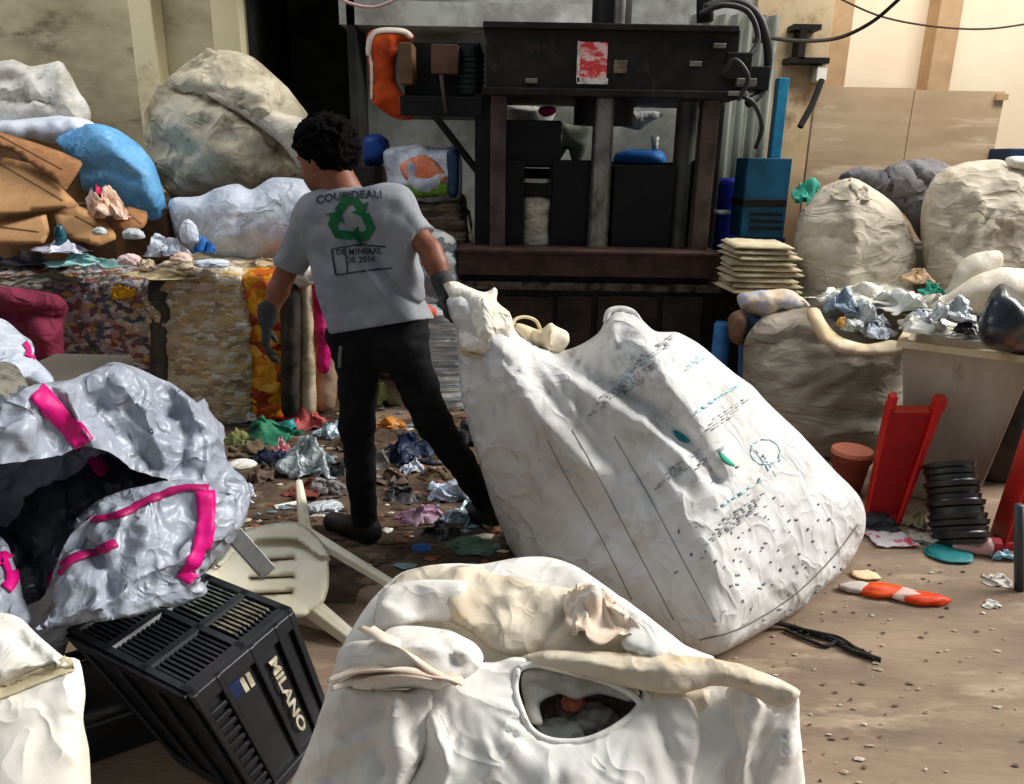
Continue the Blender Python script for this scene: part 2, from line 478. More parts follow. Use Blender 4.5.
def flake(name, c, size, m, seed=0, label=None, cat=None, group=None, rz=0, curl=.3, parent=None, n=9, thick=.0015):
    """a sheet of paper, card or film, curled and creased, lying at c"""
    g = np.linspace(-.5, .5, n); X, Y = np.meshgrid(g, g); q = np.stack([X.ravel(), Y.ravel(), np.zeros(n * n)], 1)
    z = ridged(q * 2.2 + seed * 5.7, 2) * .12 * curl * 2 + fbm(q * 1.4 + seed, 2) * .25 * curl
    e = fbm(q * 2.7 + seed * 1.9, 2) * .12
    V = np.stack([(q[:, 0] * (1 + e)) * size[0], (q[:, 1] * (1 - e)) * size[1], z * max(size[:2])], 1)
    ca, sa = math.cos(rz), math.sin(rz); V = V @ np.array([[ca, sa, 0], [-sa, ca, 0], [0, 0, 1]])
    V[:, 2] -= V[:, 2].min() - .002; V += np.asarray(c)
    Fc = [(i * n + j, i * n + j + 1, (i + 1) * n + j + 1, (i + 1) * n + j) for i in range(n - 1) for j in range(n - 1)]
    o = raw(name, V, Fc, m, parent, True); s = o.modifiers.new('s', 'SOLIDIFY'); s.thickness = thick
    if label: tag(o, label, cat, group)
    return o

def film(name, c, size, m, seed=0, label=None, cat=None, group=None, parent=None, n=34):
    """a thin sheet or bag scrunched into a loose heap of folds, resting at c"""
    g = np.linspace(-1, 1, n); X, Y = np.meshgrid(g, g); rr = np.sqrt(X ** 2 + Y ** 2).ravel(); k = np.maximum(np.abs(X), np.abs(Y)).ravel() / np.maximum(rr, 1e-6)
    x, y = X.ravel() * k, Y.ravel() * k; r = np.hypot(x, y)
    q = np.stack([x, y, np.zeros_like(x)], 1); s = seed * 4.7
    w = np.stack([perlin(q * 1.6 + s), perlin(q * 1.6 + s + 30), perlin(q * 1.6 + s + 60)], 1)
    px = x * .78 + .55 * w[:, 0] + .16 * perlin(q * 4 + s); py = y * .78 + .55 * w[:, 1] + .16 * perlin(q * 4 + s + 11)
    z = (1 - .55 * r ** 2) * .55 + .5 * w[:, 2] + .30 * creased(q * 1.9 + s) + .12 * creased(q * 4.5 + s)
    edge = 1 + .2 * perlin(np.stack([x / (r + .01) * 2.2, y / (r + .01) * 2.2, 0 * x + s], 1)) * (r > .75)
    V = np.stack([px * edge, py * edge, z * np.clip(1.25 - r * .75, .2, 1)], 1)
    V[:, 2] -= np.percentile(V[:, 2], 6); V[:, 2] = np.maximum(V[:, 2], .01 + .02 * (1 + perlin(q * 5 + s)))
    e = np.array([np.ptp(V[:, 0]), np.ptp(V[:, 1]), V[:, 2].max()]); V[:, :2] -= (V[:, :2].max(0) + V[:, :2].min(0)) / 2
    V = V / e * np.asarray(size) + np.asarray(c)
    Fc = [(i * n + j, i * n + j + 1, (i + 1) * n + j + 1, (i + 1) * n + j) for i in range(n - 1) for j in range(n - 1)]
    o = raw(name, V, Fc, m, parent, True); o.modifiers.new('s', 'SOLIDIFY').thickness = .0015
    if label: tag(o, label, cat, group)
    return o
SOFT = ('bag', 'plastic film', 'wrapper', 'plastic scrap', 'wad', 'plastic wad', 'rag', 'cloth', 'paper scrap', 'netting', 'paper sheet')
# ================================================================== SETTING
M_floor = mat('dirt_floor', (156, 134, 112), .85, col2=(120, 101, 83), scale=2.2, mix=(.4, .66), bump=.6, bscale=28, col3=(174, 153, 130), stretch=(.5, 1.5, 1))
tag(MB().box((-9, -4, -.2), (9, 12, 0)).build('floor', M_floor), kind='structure')
M_conc = mat('stained_concrete', (196, 186, 152), .9, col2=(136, 124, 96), scale=1.2, mix=(.42, .66), bump=.4, bscale=14, col3=(92, 80, 60), stretch=(.6, 1, 1.3))
M_dark = mat('dark_grey_wall', (62, 62, 58), .9, col2=(34, 34, 33), scale=1.5, bump=.4, bscale=12)  # dark grey for the alcove walls and ceiling
M_pale = mat('grey_plaster', (172, 174, 168), .9, col2=(118, 118, 110), scale=2.0, bump=.3, bscale=12)
M_cream = mat('cream_wall', (246, 232, 206), .85, col2=(240, 216, 182), scale=.7, mix=(.4, .7), bump=.05, bscale=8)
M_tan = mat('tan_pillar', (205, 172, 132), .85, col2=(180, 146, 108), scale=2)
M_post = mat('cream_paint_post', (222, 210, 172), .8, col2=(170, 152, 112), scale=3, mix=(.5, .7))

xl = P(243, 90, 5.9)[0]; xr = P(768, 50, 6.6)[0]
tag(MB().box((-8, 5.9, 0), (xl, 6.1, 4.2)).build('wall_left', M_conc), kind='structure')
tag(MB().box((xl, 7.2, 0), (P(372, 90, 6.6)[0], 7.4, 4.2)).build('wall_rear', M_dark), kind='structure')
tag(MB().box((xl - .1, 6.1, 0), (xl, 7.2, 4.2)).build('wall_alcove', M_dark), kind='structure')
tag(MB().box((P(372, 90, 6.6)[0], 6.4, 0), (xr + .05, 6.7, 4.2)).build('wall_back', M_pale), kind='structure')
tag(MB().box((xr, 6.6, 0), (9, 6.8, 5.5)).build('wall_right', M_cream), kind='structure')
tag(MB().box((xl - .2, 4.6, 3.0), (P(372, 90, 6.6)[0] - .02, 7.4, 3.2)).build('ceiling', M_dark), kind='structure')  # ceiling only over the alcove, carried forward to shut light out
def colpx(name, u0, u1, v, y, m, d=.18, top=4.2):
    a = P(u0, v, y)[0]; b = P(u1, v, y)[0]
    return tag(MB().box((a, y, 0), (b, y + d, top)).build(name, m, bevel=.01), kind='structure')
colpx('trim_1', 134, 157, 60, 5.72, M_post)
colpx('trim_2', 213, 241, 40, 5.78, M_post, .12)
colpx('trim_3', 934, 957, 45, 6.42, M_tan, top=5.5)
colpx('trim_4', 826, 850, 45, 6.42, M_tan, top=5.5)
M_beige = mat('beige_wall', (206, 186, 152), .85, col2=(180, 158, 122), scale=1.5, bump=.1, bscale=9, col3=(150, 122, 90))
colpx('wall_pier', 752, 828, 60, 6.35, M_beige, .25, 5.5)
tag(MB().box((P(372, 90, 6.6)[0] - .06, 6.0, 0), (P(372, 90, 6.6)[0], 7.2, 3.2)).build('wall_light_block', M_dark), kind='structure')  # added wall that keeps side light out of the alcove
# concrete beam and lighter soffit panel behind the press
a = P(340, 38, 6.0); b = P(492, 20, 6.0)
tag(MB().box((a[0], 6.0, 2.36), (b[0] + .9, 6.35, 2.52)).build('trim_5', mat('white_beam', (215, 215, 208), .8, col2=(160, 158, 150), scale=3)), kind='structure')
# plywood hoarding in front of the cream wall
M_ply = mat('worn_plywood', (200, 174, 142), .8, col2=(160, 134, 104), scale=1.3, mix=(.4, .7), bump=.15, bscale=10, stretch=(.4, 1, 2), col3=(222, 200, 170))
pl = empty('plywood_panel', (P(905, 100, 5.85)[0], 5.85, 0), 'long weathered plywood hoarding standing before the cream wall', 'panel')
zt = P(905, 88, 5.85)[2]
edges = [P(u, 90, 5.85)[0] for u in (816, 915, 1006)]
for i in range(2):
    MB().box((edges[i] + .003, 5.85, .0), (edges[i + 1] - .003, 5.89, zt - i * .012)).build('board', M_ply, pl)
M_black = mat('black_iron', (22, 21, 21), .55, .3, col2=(40, 34, 30), scale=6)
M_blackp = mat('black_plastic', (24, 26, 30), .36, col2=(40, 42, 47), scale=5, spec=.5)
bk = MB(); bk.box(*[P(995, 100, 5.83) - [0, .01, .0], P(1002, 112, 5.83) + [.02, .01, .12]]); bk.build('bracket', M_tan, pl)
o = MB().tube([P(822, 80, 5.8), P(812, 105, 5.75), P(800, 127, 5.7)], .022, 8).build('leaning_rod', M_black); tag(o, 'thick black rod slanting down the wall left of the plywood', 'rod')
# left-hand cable ends and wall fixture
fx = empty('wall_bracket', P(806, 50, 6.3), 'dark iron wall bracket on the beige pier above the blue pole', 'bracket')
for (u0, v0, u1, v1) in ((790, 26, 818, 31), (794, 31, 804, 60), (785, 59, 826, 64)):
    A = P(u0, v1, 6.28); B = P(u1, v0, 6.28)
    MB().box((A[0], 6.2, A[2]), (B[0], 6.36, B[2])).build('arm', M_black, fx)
A = P(813, 82, 6.28); B = P(825, 67, 6.28)
lp = MB().box((A[0], 6.22, A[2]), (B[0], 6.34, B[2])); o = lp.build('mounted_box', mat('white_paint', (240, 236, 225), .5), bevel=.008)
tag(o, 'small white box fixed under the iron wall bracket', 'box')
def cable(name, pts, r, m, label, cat='cable', n=10):
    o = MB().tube(curve_pts(pts, n), r, 7).build(name, m, smooth=True); return tag(o, label, cat)
cable('power_cable', [P(765, 37, 5.5), P(800, 41, 5.9), P(838, 38, 6.2), P(872, 22, 6.1), P(905, -6, 5.9)], .014, M_black, 'thick black cable sagging from the press up across the cream wall')
cable('hanging_wire', [P(834, -4, 6.2), P(880, 16, 6.2), P(930, 26, 6.2), P(985, 29, 6.2), P(1040, 22, 6.2)], .007, mat('brown_wire', (70, 52, 40), .6), 'thin dark wire strung across the cream wall at top right', 'wire')
cable('hanging_wire', [P(330, -6, 4.4), P(352, 4, 4.4), P(375, 7, 4.4), P(400, -2, 4.4)], .008, mat('pink_wire', (205, 170, 165), .6), 'thin pale pink wire sagging at the top edge above the orange cloth', 'wire')

# ================================================================== BALING PRESS
M_press = mat('press_steel', (40, 35, 32), .55, .35, col2=(22, 20, 19), scale=4, bump=.15, bscale=25, col3=(58, 46, 38))
M_rust = mat('rusty_channel', (78, 54, 46), .6, .2, col2=(46, 34, 30), scale=6, bump=.2, bscale=30)
M_chrome = mat('steel_ram', (150, 146, 138), .35, .8, col2=(95, 90, 82), scale=5)
M_void = mat('oily_black_steel', (12, 11, 11), .5, .2, col2=(22, 21, 20), scale=4)
YP = 4.7
pr = empty('baling_press', (P(600, 390, YP)[0], YP + .35, 0), 'tall black hydraulic baling press with a red notice on its head beam', 'press')
def pbox(name, u0, v0, u1, v1, m, y=YP, d=.6, parent=pr, bevel=.006):
    um, vm = (u0 + u1) / 2, (v0 + v1) / 2
    x0, x1 = P(u0, vm, y)[0], P(u1, vm, y)[0]; z1, z0 = P(um, v0, y)[2], P(um, v1, y)[2]
    return MB().box((x0, y, z0), (x1, y + d, z1)).build(name, m, parent, bevel=bevel)
hb = pbox('head_beam', 486, 27, 738, 92, M_press, YP - .05, .75)
pbox('flange', 482, 89, 741, 97, M_press, YP - .1, .85, parent=hb)
pbox('flange', 483, 23, 740, 30, M_press, YP - .08, .8, parent=hb)
zs = P(590, 266, YP)[2]; zh = P(610, 94, YP)[2]
def post(u, v, w, m, y, d, name='post', z0=None, z1=None):
    x = P(u, v, y)[0]; hw = w * mpp(y) / 2 * 1.0
    return MB().box((x - hw, y, zs if z0 is None else z0), (x + hw, y + d, zh if z1 is None else z1)).build(name, m, pr, bevel=.006)
M_postl = mat('post_steel', (92, 76, 70), .5, .35, col2=(60, 48, 44), scale=6)
post(498, 170, 15, M_postl, YP, .1)
post(483, 170, 16, M_void, YP + .12, .3)
post(706, 170, 16, M_postl, YP, .1)
post(498, 170, 14, M_press, YP + .55, .1); post(712, 170, 14, M_press, YP + .55, .1)
def rod(name, u, v, w, m, y, z0, z1, n=20):
    x = P(u, v, y)[0]; o = MB().tube([(x, y, z0), (x, y, z1)], w * mpp(y) / 2, n).build(name, m, pr, True)
    o.modifiers.new('e', 'EDGE_SPLIT').split_angle = .8; return o
rod('guide_rod', 600, 190, 20, M_chrome, YP + .08, zs - .02, zh)
rod('guide_rod', 681, 190, 20, mat('dull_steel_column', (92, 92, 86), .5, .5, col2=(60, 60, 55), scale=4), YP + .2, zs - .02, zh)
rod('ram_collar', 604, 105, 56, M_void, YP + .25, zh - .16, zh + .02, 28)
rod('cylinder', 612, 10, 36, M_void, YP + .2, P(610, 27, YP)[2], P(610, -60, YP)[2], 28)
rod('pipe', 620, 10, 10, M_chrome, YP - .02, P(610, 27, YP)[2], P(610, -60, YP)[2], 12)
pbox('chamber_wall', 505, 160, 524, 258, M_void, YP + .1, .5); pbox('chamber_wall', 551, 160, 592, 258, M_void, YP + .14, .4)
pbox('chamber_wall', 612, 166, 672, 262, M_void, YP + .12, .5); pbox('chamber_wall', 690, 160, 708, 262, M_void, YP + .14, .4)
pbox('platen', 505, 120, 561, 166, M_void, YP + .2, .35)
pbox('crossbar', 522, 183, 552, 196, M_void, YP + .13, .1)
sl = pbox('sill', 458, 253, 720, 277, M_rust, YP - .14, .3)
pbox('flange', 456, 251, 722, 255, M_rust, YP - .16, .34, parent=sl)
lo = pbox('lower_body', 464, 277, 724, 402, M_press, YP, .7)
M_panel = mat('grubby_brown_panel', (62, 52, 44), .7, .1, col2=(36, 30, 27), scale=5, bump=.3, bscale=20)
pbox('ledge', 462, 283, 722, 291, mat('debris_ledge', (112, 104, 92), .9, col2=(48, 42, 36), scale=14), YP - .07, .1, parent=lo)
for (u0, u1) in ((470, 552), (556, 590), (596, 655), (660, 700)):
    pbox('panel', u0, 296, u1, 392, M_panel, YP - .025, .03, parent=lo)
rod('crossbar_bolt', 536, 181, 30, M_chrome, YP + .1, P(536, 183, YP)[2], P(536, 179, YP)[2], 8)
pbox('side_frame', 716, 285, 738, 402, M_press, YP - .05, .6)
# the red notice and plates
nt = pbox('notice', 578, 42, 607, 83, mat('notice_red_print', (205, 60, 60), .6, col2=(232, 190, 185), scale=16, mix=(.45, .55), stretch=(1, 1, 2)), YP - .062, .008, bevel=0)
nt['label'] = 'faded red and white printed notice'
pbox('notice_edge', 577, 78, 608, 84, mat('notice_white', (222, 214, 208), .6, col2=(170, 150, 145), scale=20), YP - .066, .004, parent=nt, bevel=0)
pbox('notice_edge', 577, 41, 580, 82, MATS['notice_white'], YP - .066, .004, parent=nt, bevel=0)
pl_ = pbox('data_plate', 614, 60, 627, 73, mat('tan_plate', (138, 124, 100), .6, col2=(70, 60, 50), scale=30, stretch=(.3, 1, 2)), YP - .06, .008, bevel=0); pl_['label'] = 'small tan data plate'
for (u, v) in ((531, 81), (695, 64), (719, 46)):
    q = P(u, v, YP - .06); MB().box(q - [.035, .02, .014], q + [.035, .02, .014]).build('bolt', M_chrome, pr, bevel=.005)
# hydraulic valves and hoses at the right shoulder
vb = pbox('valve_block', 726, 52, 752, 80, M_void, YP - .06, .3)
pbox('valve', 742, 66, 770, 90, M_void, YP + .05, .2, parent=vb); pbox('fitting', 737, 78, 757, 86, M_chrome, YP - .09, .06, parent=vb)
pbox('fitting', 728, 91, 748, 96, M_chrome, YP - .12, .05, parent=vb); pbox('fitting', 755, 36, 768, 42, M_chrome, YP + .05, .06, parent=vb)
M_hose = mat('rubber_hose', (46, 46, 46), .5)
for pts, r in (([(704, 8, 4.75), (735, 2, 4.75), (756, 14, 4.75), (766, 38, 4.75), (768, 64, 4.8), (762, 90, 4.8), (748, 104, 4.75)], .026),
               ([(700, 14, 4.7), (722, 5, 4.7), (748, 12, 4.7), (758, 40, 4.7), (745, 62, 4.65)], .016),
               ([(722, 74, 4.6), (735, 60, 4.55), (748, 78, 4.55), (738, 100, 4.6)], .014),
               ([(742, 96, 4.6), (754, 104, 4.62), (762, 126, 4.7), (756, 148, 4.8)], .013)):
    MB().tube(curve_pts([P(*p) for p in pts], 10), r, 8).build('hose', M_hose, pr, True)
MB().tube([P(705, 22, 4.9), P(705, -30, 4.9)], .05, 14).build('pipe', M_hose, pr, True)
# side platform with the motor on the left of the press
mt = empty('power_unit', P(440, 110, YP + .1), 'motor and pump platform bracketed to the left of the press', 'machine')
pbox('platform', 400, 96, 483, 116, M_void, YP + .1, .5, mt)
pbox('tank', 404, 42, 480, 97, M_void, YP + .3, .4, mt)
pbox('side_plate', 399, 42, 412, 84, mat('brown_card', (104, 76, 48), .8, col2=(70, 50, 34), scale=6), YP + .1, .25, mt)
pbox('cover_box', 431, 44, 458, 74, mat('brown_painted_box', (92, 64, 52), .7, col2=(66, 46, 38), scale=5), YP + .08, .2, mt)
x = P(470, 70, YP + .2)
mo = MB(); mgreen = mat('dark_green_enamel', (34, 50, 42), .5, .2, col2=(20, 30, 26), scale=8)
for k in range(9):
    z = P(470, 48 + k * 5.4, YP + .2)[2]; mo.tube([(x[0], YP + .22, z), (x[0], YP + .22, z - .02)], .085 if k % 8 else .06, 16)
mo.tube([(x[0], YP + .22, P(470, 46, YP + .2)[2]), (x[0], YP + .22, P(470, 94, YP + .2)[2])], .068, 16)
mo.build('motor', mgreen, mt)
MB().tube([P(432, 112, YP + .05), P(478, 172, YP + .15)], .022, 8).build('brace', M_void, mt)
MB().tube([P(441, 75, YP + .05), P(446, 112, YP + .05)], .012, 8).build('conduit', M_postl, mt)
# orange cloth
M_or = mat('orange_cloth', (196, 74, 22), .9, col2=(150, 52, 16), scale=6, bump=.4, bscale=30)
oc = blob('orange_cloth', [(368, 33), (380, 28), (405, 29), (414, 36), (408, 44), (398, 44), (396, 78), (402, 92), (410, 104), (416, 116), (408, 120), (392, 117), (376, 106), (370, 98), (369, 70), (366, 50)],
          4.95, .05, .04, M_or, 'bright orange cloth with a pale fringe hanging beside the motor platform', 'cloth', floor=False, wr=(.02, 9), step=4, seed=3)
stroke('fringe', oc, [(371, 100), (371, 70), (369, 50), (372, 36), (382, 31), (404, 32), (411, 38)], 5, mat('fringe_white', (200, 188, 172), .9), oc, off=.006, step=3)
# corrugated sheet behind the press, right
cs = MB(); n = 44; ya = 5.9
xa, xb = P(678, 160, ya)[0], P(764, 160, ya)[0]
V = []; 
for i in range(n + 1):
    xx = xa + (xb - xa) * i / n; yy = ya + .03 * math.sin(i / n * 2 * math.pi * 7)
    V += [(xx, yy, 0), (xx, yy, 2.45)]
cs.add(V, [(2 * i, 2 * i + 2, 2 * i + 3, 2 * i + 1) for i in range(n)])
o = cs.build('corrugated_sheet', mat('grey_corrugated_metal', (128, 132, 122), .6, .3, col2=(84, 86, 78), scale=3, stretch=(1, 1, .3)), smooth=True)
o.modifiers.new('s', 'SOLIDIFY').thickness = .004; tag(o, 'grey green corrugated metal sheet upright behind the press', 'metal sheet')
# things showing through the press
def lump(name, poly, y, m, label, cat, t=.08, wr=(.015, 9), step=4, floor=False, group=None, seed=0, **k):
    return blob(name, poly, y, t, t, m, label, cat, step=step, wr=wr, floor=floor, group=group, seed=seed, **k)
M_film = mat('cloudy_white_film', (196, 200, 198), .45, col2=(160, 166, 166), scale=7, bump=.5, bscale=25, spec=.5, crk=.35, fold=.5, fscale=12)
M_white = mat('white_sack_weave', (232, 230, 222), .8, col2=(204, 198, 184), scale=5, bump=.3, bscale=40, weave=.15, fold=.4)
M_grime = mat('grimy_sack_weave', (192, 184, 166), .85, col2=(150, 140, 122), scale=4, mix=(.36, .66), bump=.35, bscale=30, col3=(112, 102, 86), weave=.12)
pk = empty('shelf_rack', (P(590, 165, 5.75)[0], 5.75, 0), 'dark rack behind the press holding rags and a blue tub', 'rack')
zz = P(590, 161, 5.75)[2]
for (u0, u1) in ((506, 690),):
    xa, xb = P(u0, 160, 5.75)[0], P(u1, 160, 5.75)[0]
    MB().box((xa, 5.55, zz - .05), (xb, 6.1, zz)).build('shelf', M_void, pk)
    for xx in (xa + .02, xb - .06):
        for yy in (5.57, 6.04): MB().box((xx, yy, 0), (xx + .05, yy + .05, zz - .05)).build('leg', M_void, pk)
    MB().box((xa + .02, 6.02, .1), (xb - .02, 6.06, zz - .06)).build('back_panel', M_void, pk)
lump('sack', [(506, 106), (540, 107), (556, 108), (552, 122), (546, 134), (535, 136), (522, 133), (507, 134)], 5.5, M_white, 'white sack slung high inside the press beside a pink rag', 'sack')
lump('rag', [(540, 107), (554, 106), (556, 113), (546, 117), (538, 113)], 5.35, mat('hot_pink', (226, 60, 140), .7), 'small hot pink rag on the white sack inside the press', 'rag', t=.04)
o = MB().tube([P(529, 131, 5.3), P(529, 138, 5.3)], [.06, .06], 14).build('dangling_disc', mat('pale_disc', (180, 176, 164), .6), smooth=True); tag(o, 'pale round disc hanging below the white sack in the press', 'disc')
lump('cloth', [(560, 124), (575, 126), (592, 124), (588, 140), (582, 160), (572, 162), (568, 148), (560, 160), (556, 150), (562, 138)], 5.6, mat('grey_green_cloth', (136, 142, 124), .9, col2=(98, 104, 92), scale=10), 'grey green cloth hanging between the platen and the steel rod', 'cloth', t=.04)
lump('film_bundle', [(614, 120), (630, 112), (655, 111), (664, 116), (650, 122), (640, 130), (620, 126)], 5.55, M_film, 'bright crumpled clear film under the head beam right of the rod', 'plastic film', t=.06)
lump('tub', [(615, 154), (630, 149), (655, 150), (664, 153), (664, 165), (640, 166), (615, 165)], 5.6, mat('bright_blue', (36, 120, 205), .5), 'bright blue plastic tub on the rack right of the steel rod', 'tub', wr=(.003, 5))
MB_ = MB().tube([P(655, 137, 5.6), P(655, 147, 5.6), P(655, 151, 5.6)], [.03, .022, .02], 12).build('plastic_cup', M_film, smooth=True); tag(MB_, 'small white plastic cup standing above the blue tub', 'cup')
lump('paper_bundle', [(523, 197), (550, 199), (549, 228), (549, 256), (522, 256), (522, 225)], 4.88, mat('cream_paper', (226, 218, 196), .8, col2=(160, 150, 126), scale=10, stretch=(1, 1, 3)), 'pale paper bundle showing in the narrow gap of the press', 'paper bundle', t=.05, wr=(.012, 14), aniso=(.6, 1, 2))
lump('bottle', [(645, 232), (650, 232), (652, 245), (652, 262), (643, 262), (643, 245)], 5.2, mat('blue_red_label', (40, 60, 110), .5, col2=(150, 40, 40), scale=12), 'small blue and red bottle at the foot of the chamber', 'bottle', t=.03, wr=(0, 1))
# blue post, cabinet and drums right of the press
yb = 5.0
bp = empty('blue_pole', (P(778, 240, yb)[0], yb, 0), 'bright blue upright pole rising behind the blue cabinet', 'pole')
M_blue = mat('sky_blue_paint', (40, 140, 178), .5, col2=(30, 108, 146), scale=5); M_teal = mat('petrol_blue_paint', (14, 84, 116), .55, col2=(10, 60, 86), scale=5)
q = P(784, 78, yb + .02)
MB().box((q[0] - .035, yb, 0), (q[0] + .03, yb + .08, q[2])).build('shaft', M_blue, bp, bevel=.005); MB().box((q[0] - .1, yb + .0, 0), (q[0] + .1, yb + .16, .02)).build('base_plate', M_blue, bp)
cb = empty('blue_cabinet', (P(762, 240, 4.75)[0], 4.75, 0), 'petrol blue metal cabinet beside the press with a dark band', 'cabinet')
pbox('body', 744, 158, 788, 238, M_teal, 4.75, .25, cb); pbox('band', 743, 199, 787, 207, M_void, 4.735, .28, cb)
for k in range(3): pbox('louvre', 750, 213 + k * 7, 782, 216 + k * 7, M_void, 4.742, .02, cb, 0)
xa, xb = P(746, 238, 4.75)[0], P(786, 238, 4.75)[0]; zc = P(765, 238, 4.75)[2]
MB().box((xa, 4.76, 0), (xb, 4.98, zc)).build('stand', mat('dark_blue_stand', (20, 52, 92), .6), cb)
def drum(name, u, v0, v1, w, y, m, label, cat='drum', z0=None, rings=(.33, .66)):
    x = P(u, (v0 + v1) / 2, y)[0]; r = w * mpp(y) / 2; zt = P(u, v0, y)[2]; zb = P(u, v1, y)[2] if z0 is None else z0
    prof = [(0, r * .9), (.02, r)]; 
    for t in rings: prof += [(t - .02, r), (t, r * 1.04), (t + .02, r)]
    prof += [(.96, r), (.98, r * .97), (1, r * .85)]
    o = MB().tube([(x, y, zb + (zt - zb) * a) for a, _ in prof], [b for _, b in prof], 24).build(name, m, smooth=True); return tag(o, label, cat)
M_navy = mat('cobalt_plastic', (18, 30, 140), .45, col2=(12, 22, 90), scale=5)
drum('blue_drum', 728, 178, 300, 28, 5.5, M_navy, 'tall cobalt blue drum standing right behind the press', z0=0)
drum('gas_cylinder', 719, 322, 402, 17, 4.35, mat('light_blue_cylinder', (70, 140, 205), .5, col2=(50, 104, 160), scale=5), 'light blue upright cylinder at the press foot beside the sack stack', 'cylinder', z0=0)
q = P(722, 212, 4.9); o = MB().tube([q - [.05, 0, 0], q + [.05, 0, 0]], .014, 8).build('label_tag', M_film, smooth=True); tag(o, 'short white tube sticking out beside the cobalt drum', 'tube')
# ================================================================== LEFT: BALES AND THE HEAP ON THEM
def bale(name, u0, u1, vtop, y, m, label, d=.8, ztop=None, bulge=.03, seed=0, yaw=0, straps=3, topm=None, x=None, zb=0):
    xa, xb = x if x else (P(u0, 330, y)[0], P(u1, 330, y)[0]); zt = P((u0 + u1) / 2, vtop, y)[2] if ztop is None else ztop
    n = 26; bm = bmesh.new(); bmesh.ops.create_grid(bm, x_segments=2, y_segments=2, size=1); bm.clear()
    V = []; Fc = []; idx = {}
    sx, sy, sz = xb - xa, d, zt - zb
    def vid(i, j, k):
        if (i, j, k) not in idx:
            idx[(i, j, k)] = len(V); V.append((i / n, j / n, k / n))
        return idx[(i, j, k)]
    for a in range(n):
        for b in range(n):
            Fc += [(vid(a, 0, b), vid(a + 1, 0, b), vid(a + 1, 0, b + 1), vid(a, 0, b + 1)), (vid(a, n, b), vid(a, n, b + 1), vid(a + 1, n, b + 1), vid(a + 1, n, b)),
                   (vid(0, a, b), vid(0, a, b + 1), vid(0, a + 1, b + 1), vid(0, a + 1, b)), (vid(n, a, b), vid(n, a + 1, b), vid(n, a + 1, b + 1), vid(n, a, b + 1)),
                   (vid(a, b, 0), vid(a, b + 1, 0), vid(a + 1, b + 1, 0), vid(a + 1, b, 0)), (vid(a, b, n), vid(a + 1, b, n), vid(a + 1, b + 1, n), vid(a, b + 1, n))]
    V = np.array(V); W = V * [sx, sy, sz] + [xa, y, zb]
    c = (V - .5) * 2
    W += c * bulge * 1.2 * (1 - np.abs(np.roll(c, 1, 1)) ** 4)
    N = normals(W, [t for f in Fc for t in ((f[0], f[1], f[2]), (f[0], f[2], f[3]))])
    W += N * (bulge * (ridged(W * [9, 9, 12] + seed * 9, 3) * .7 + perlin(W * 5 + seed)[:]))[:, None]
    W[:, 2] = np.maximum(W[:, 2], zb + .002)
    o = raw(name, W, Fc, m, None, True); tag(o, label, 'bale', 'pressed bales along the left wall')
    tri = [t for f in Fc for t in ((f[0], f[1], f[2]), (f[0], f[2], f[3]))]
    SURF[o.name] = BVHTree.FromPolygons([tuple(v) for v in W], [tuple(int(i) for i in t) for t in tri])
    ms = mat('strap_twine', (150, 120, 80), .7)
    for k in range(straps):
        z = zb + (zt - zb) * (.86 - k * .3); b_ = bulge * .55
        pts = [(xa - b_, y - b_, z), (xb + b_, y - b_, z + .01), (xb + b_, y + d + b_, z), (xa - b_, y + d + b_, z), (xa - b_, y - b_, z)]
        MB().tube(pts, .008, 6).build('strap', ms, o, True)
    return o
P_col = palette_mat('mixed_print_scraps', [(196, 186, 178), (150, 90, 80), (206, 186, 164), (96, 110, 130), (222, 216, 208), (128, 116, 108), (190, 150, 140), (206, 172, 100), (92, 100, 98), (186, 176, 184), (146, 96, 98), (208, 204, 200), (176, 168, 160), (110, 120, 136)], (26, 26, 40))
P_pale = palette_mat('pale_paper_scraps', [(206, 192, 160), (224, 214, 190), (180, 164, 134), (212, 196, 176), (160, 144, 116), (230, 222, 208), (196, 172, 132), (210, 178, 120)], (20, 20, 46), warp=.4)
P_or = palette_mat('orange_film_scraps', [(214, 140, 20), (190, 60, 24), (226, 160, 40), (150, 56, 22), (236, 178, 70), (200, 96, 24)], (10, 10, 16), rough=.45)
P_brown = palette_mat('brown_paper_layers', [(120, 108, 88), (92, 82, 68), (150, 138, 116), (70, 62, 52), (136, 120, 96)], (7, 7, 46))
P_whitep = palette_mat('white_paper_layers', [(206, 208, 206), (186, 192, 194), (222, 220, 212), (170, 178, 182)], (4, 4, 40))
P_greyp = palette_mat('grey_blue_scraps', [(150, 160, 162), (176, 184, 184), (120, 130, 134), (196, 196, 188), (104, 112, 116)], (8, 8, 14))
bale('paper_bale', 58, 144, 284, 4.15, P_col, 'bale of mixed coloured print scraps with a maroon sack against it', seed=1, d=.8)
bale('paper_bale', 160, 238, 276, 4.05, P_pale, 'pale paper bale tied with twine between the colourful and orange bales', seed=2, d=.85)
bale('paper_bale', -190, 42, 284, 4.2, P_col, 'coloured scrap bale at the left edge behind the maroon sack', seed=4, d=.9)
bale('plastic_bale', 250, 275, 278, 4.1, P_or, 'narrow bale of orange and red film beside the gloved hand', seed=3, d=.8, bulge=.025, straps=1)
bale('paper_bale', 383, 458, 205, 5.0, P_brown, 'brown layered paper bale behind the raised arm, colourful bag on top', seed=5, d=.7, straps=2)
bale('paper_bale', 416, 462, 312, 4.35, P_whitep, 'white layered paper bale between the trousers and the dragged sack', seed=6, d=.55, bulge=.015, straps=2)
lump('plastic_bundle', [(405, 232), (420, 228), (440, 230), (455, 240), (458, 270), (458, 312), (440, 318), (412, 316), (404, 280)], 4.6, P_greyp, 'grey blue bundle of film on the white paper bale behind the arm', 'plastic bundle', t=.16, wr=(.03, 7))
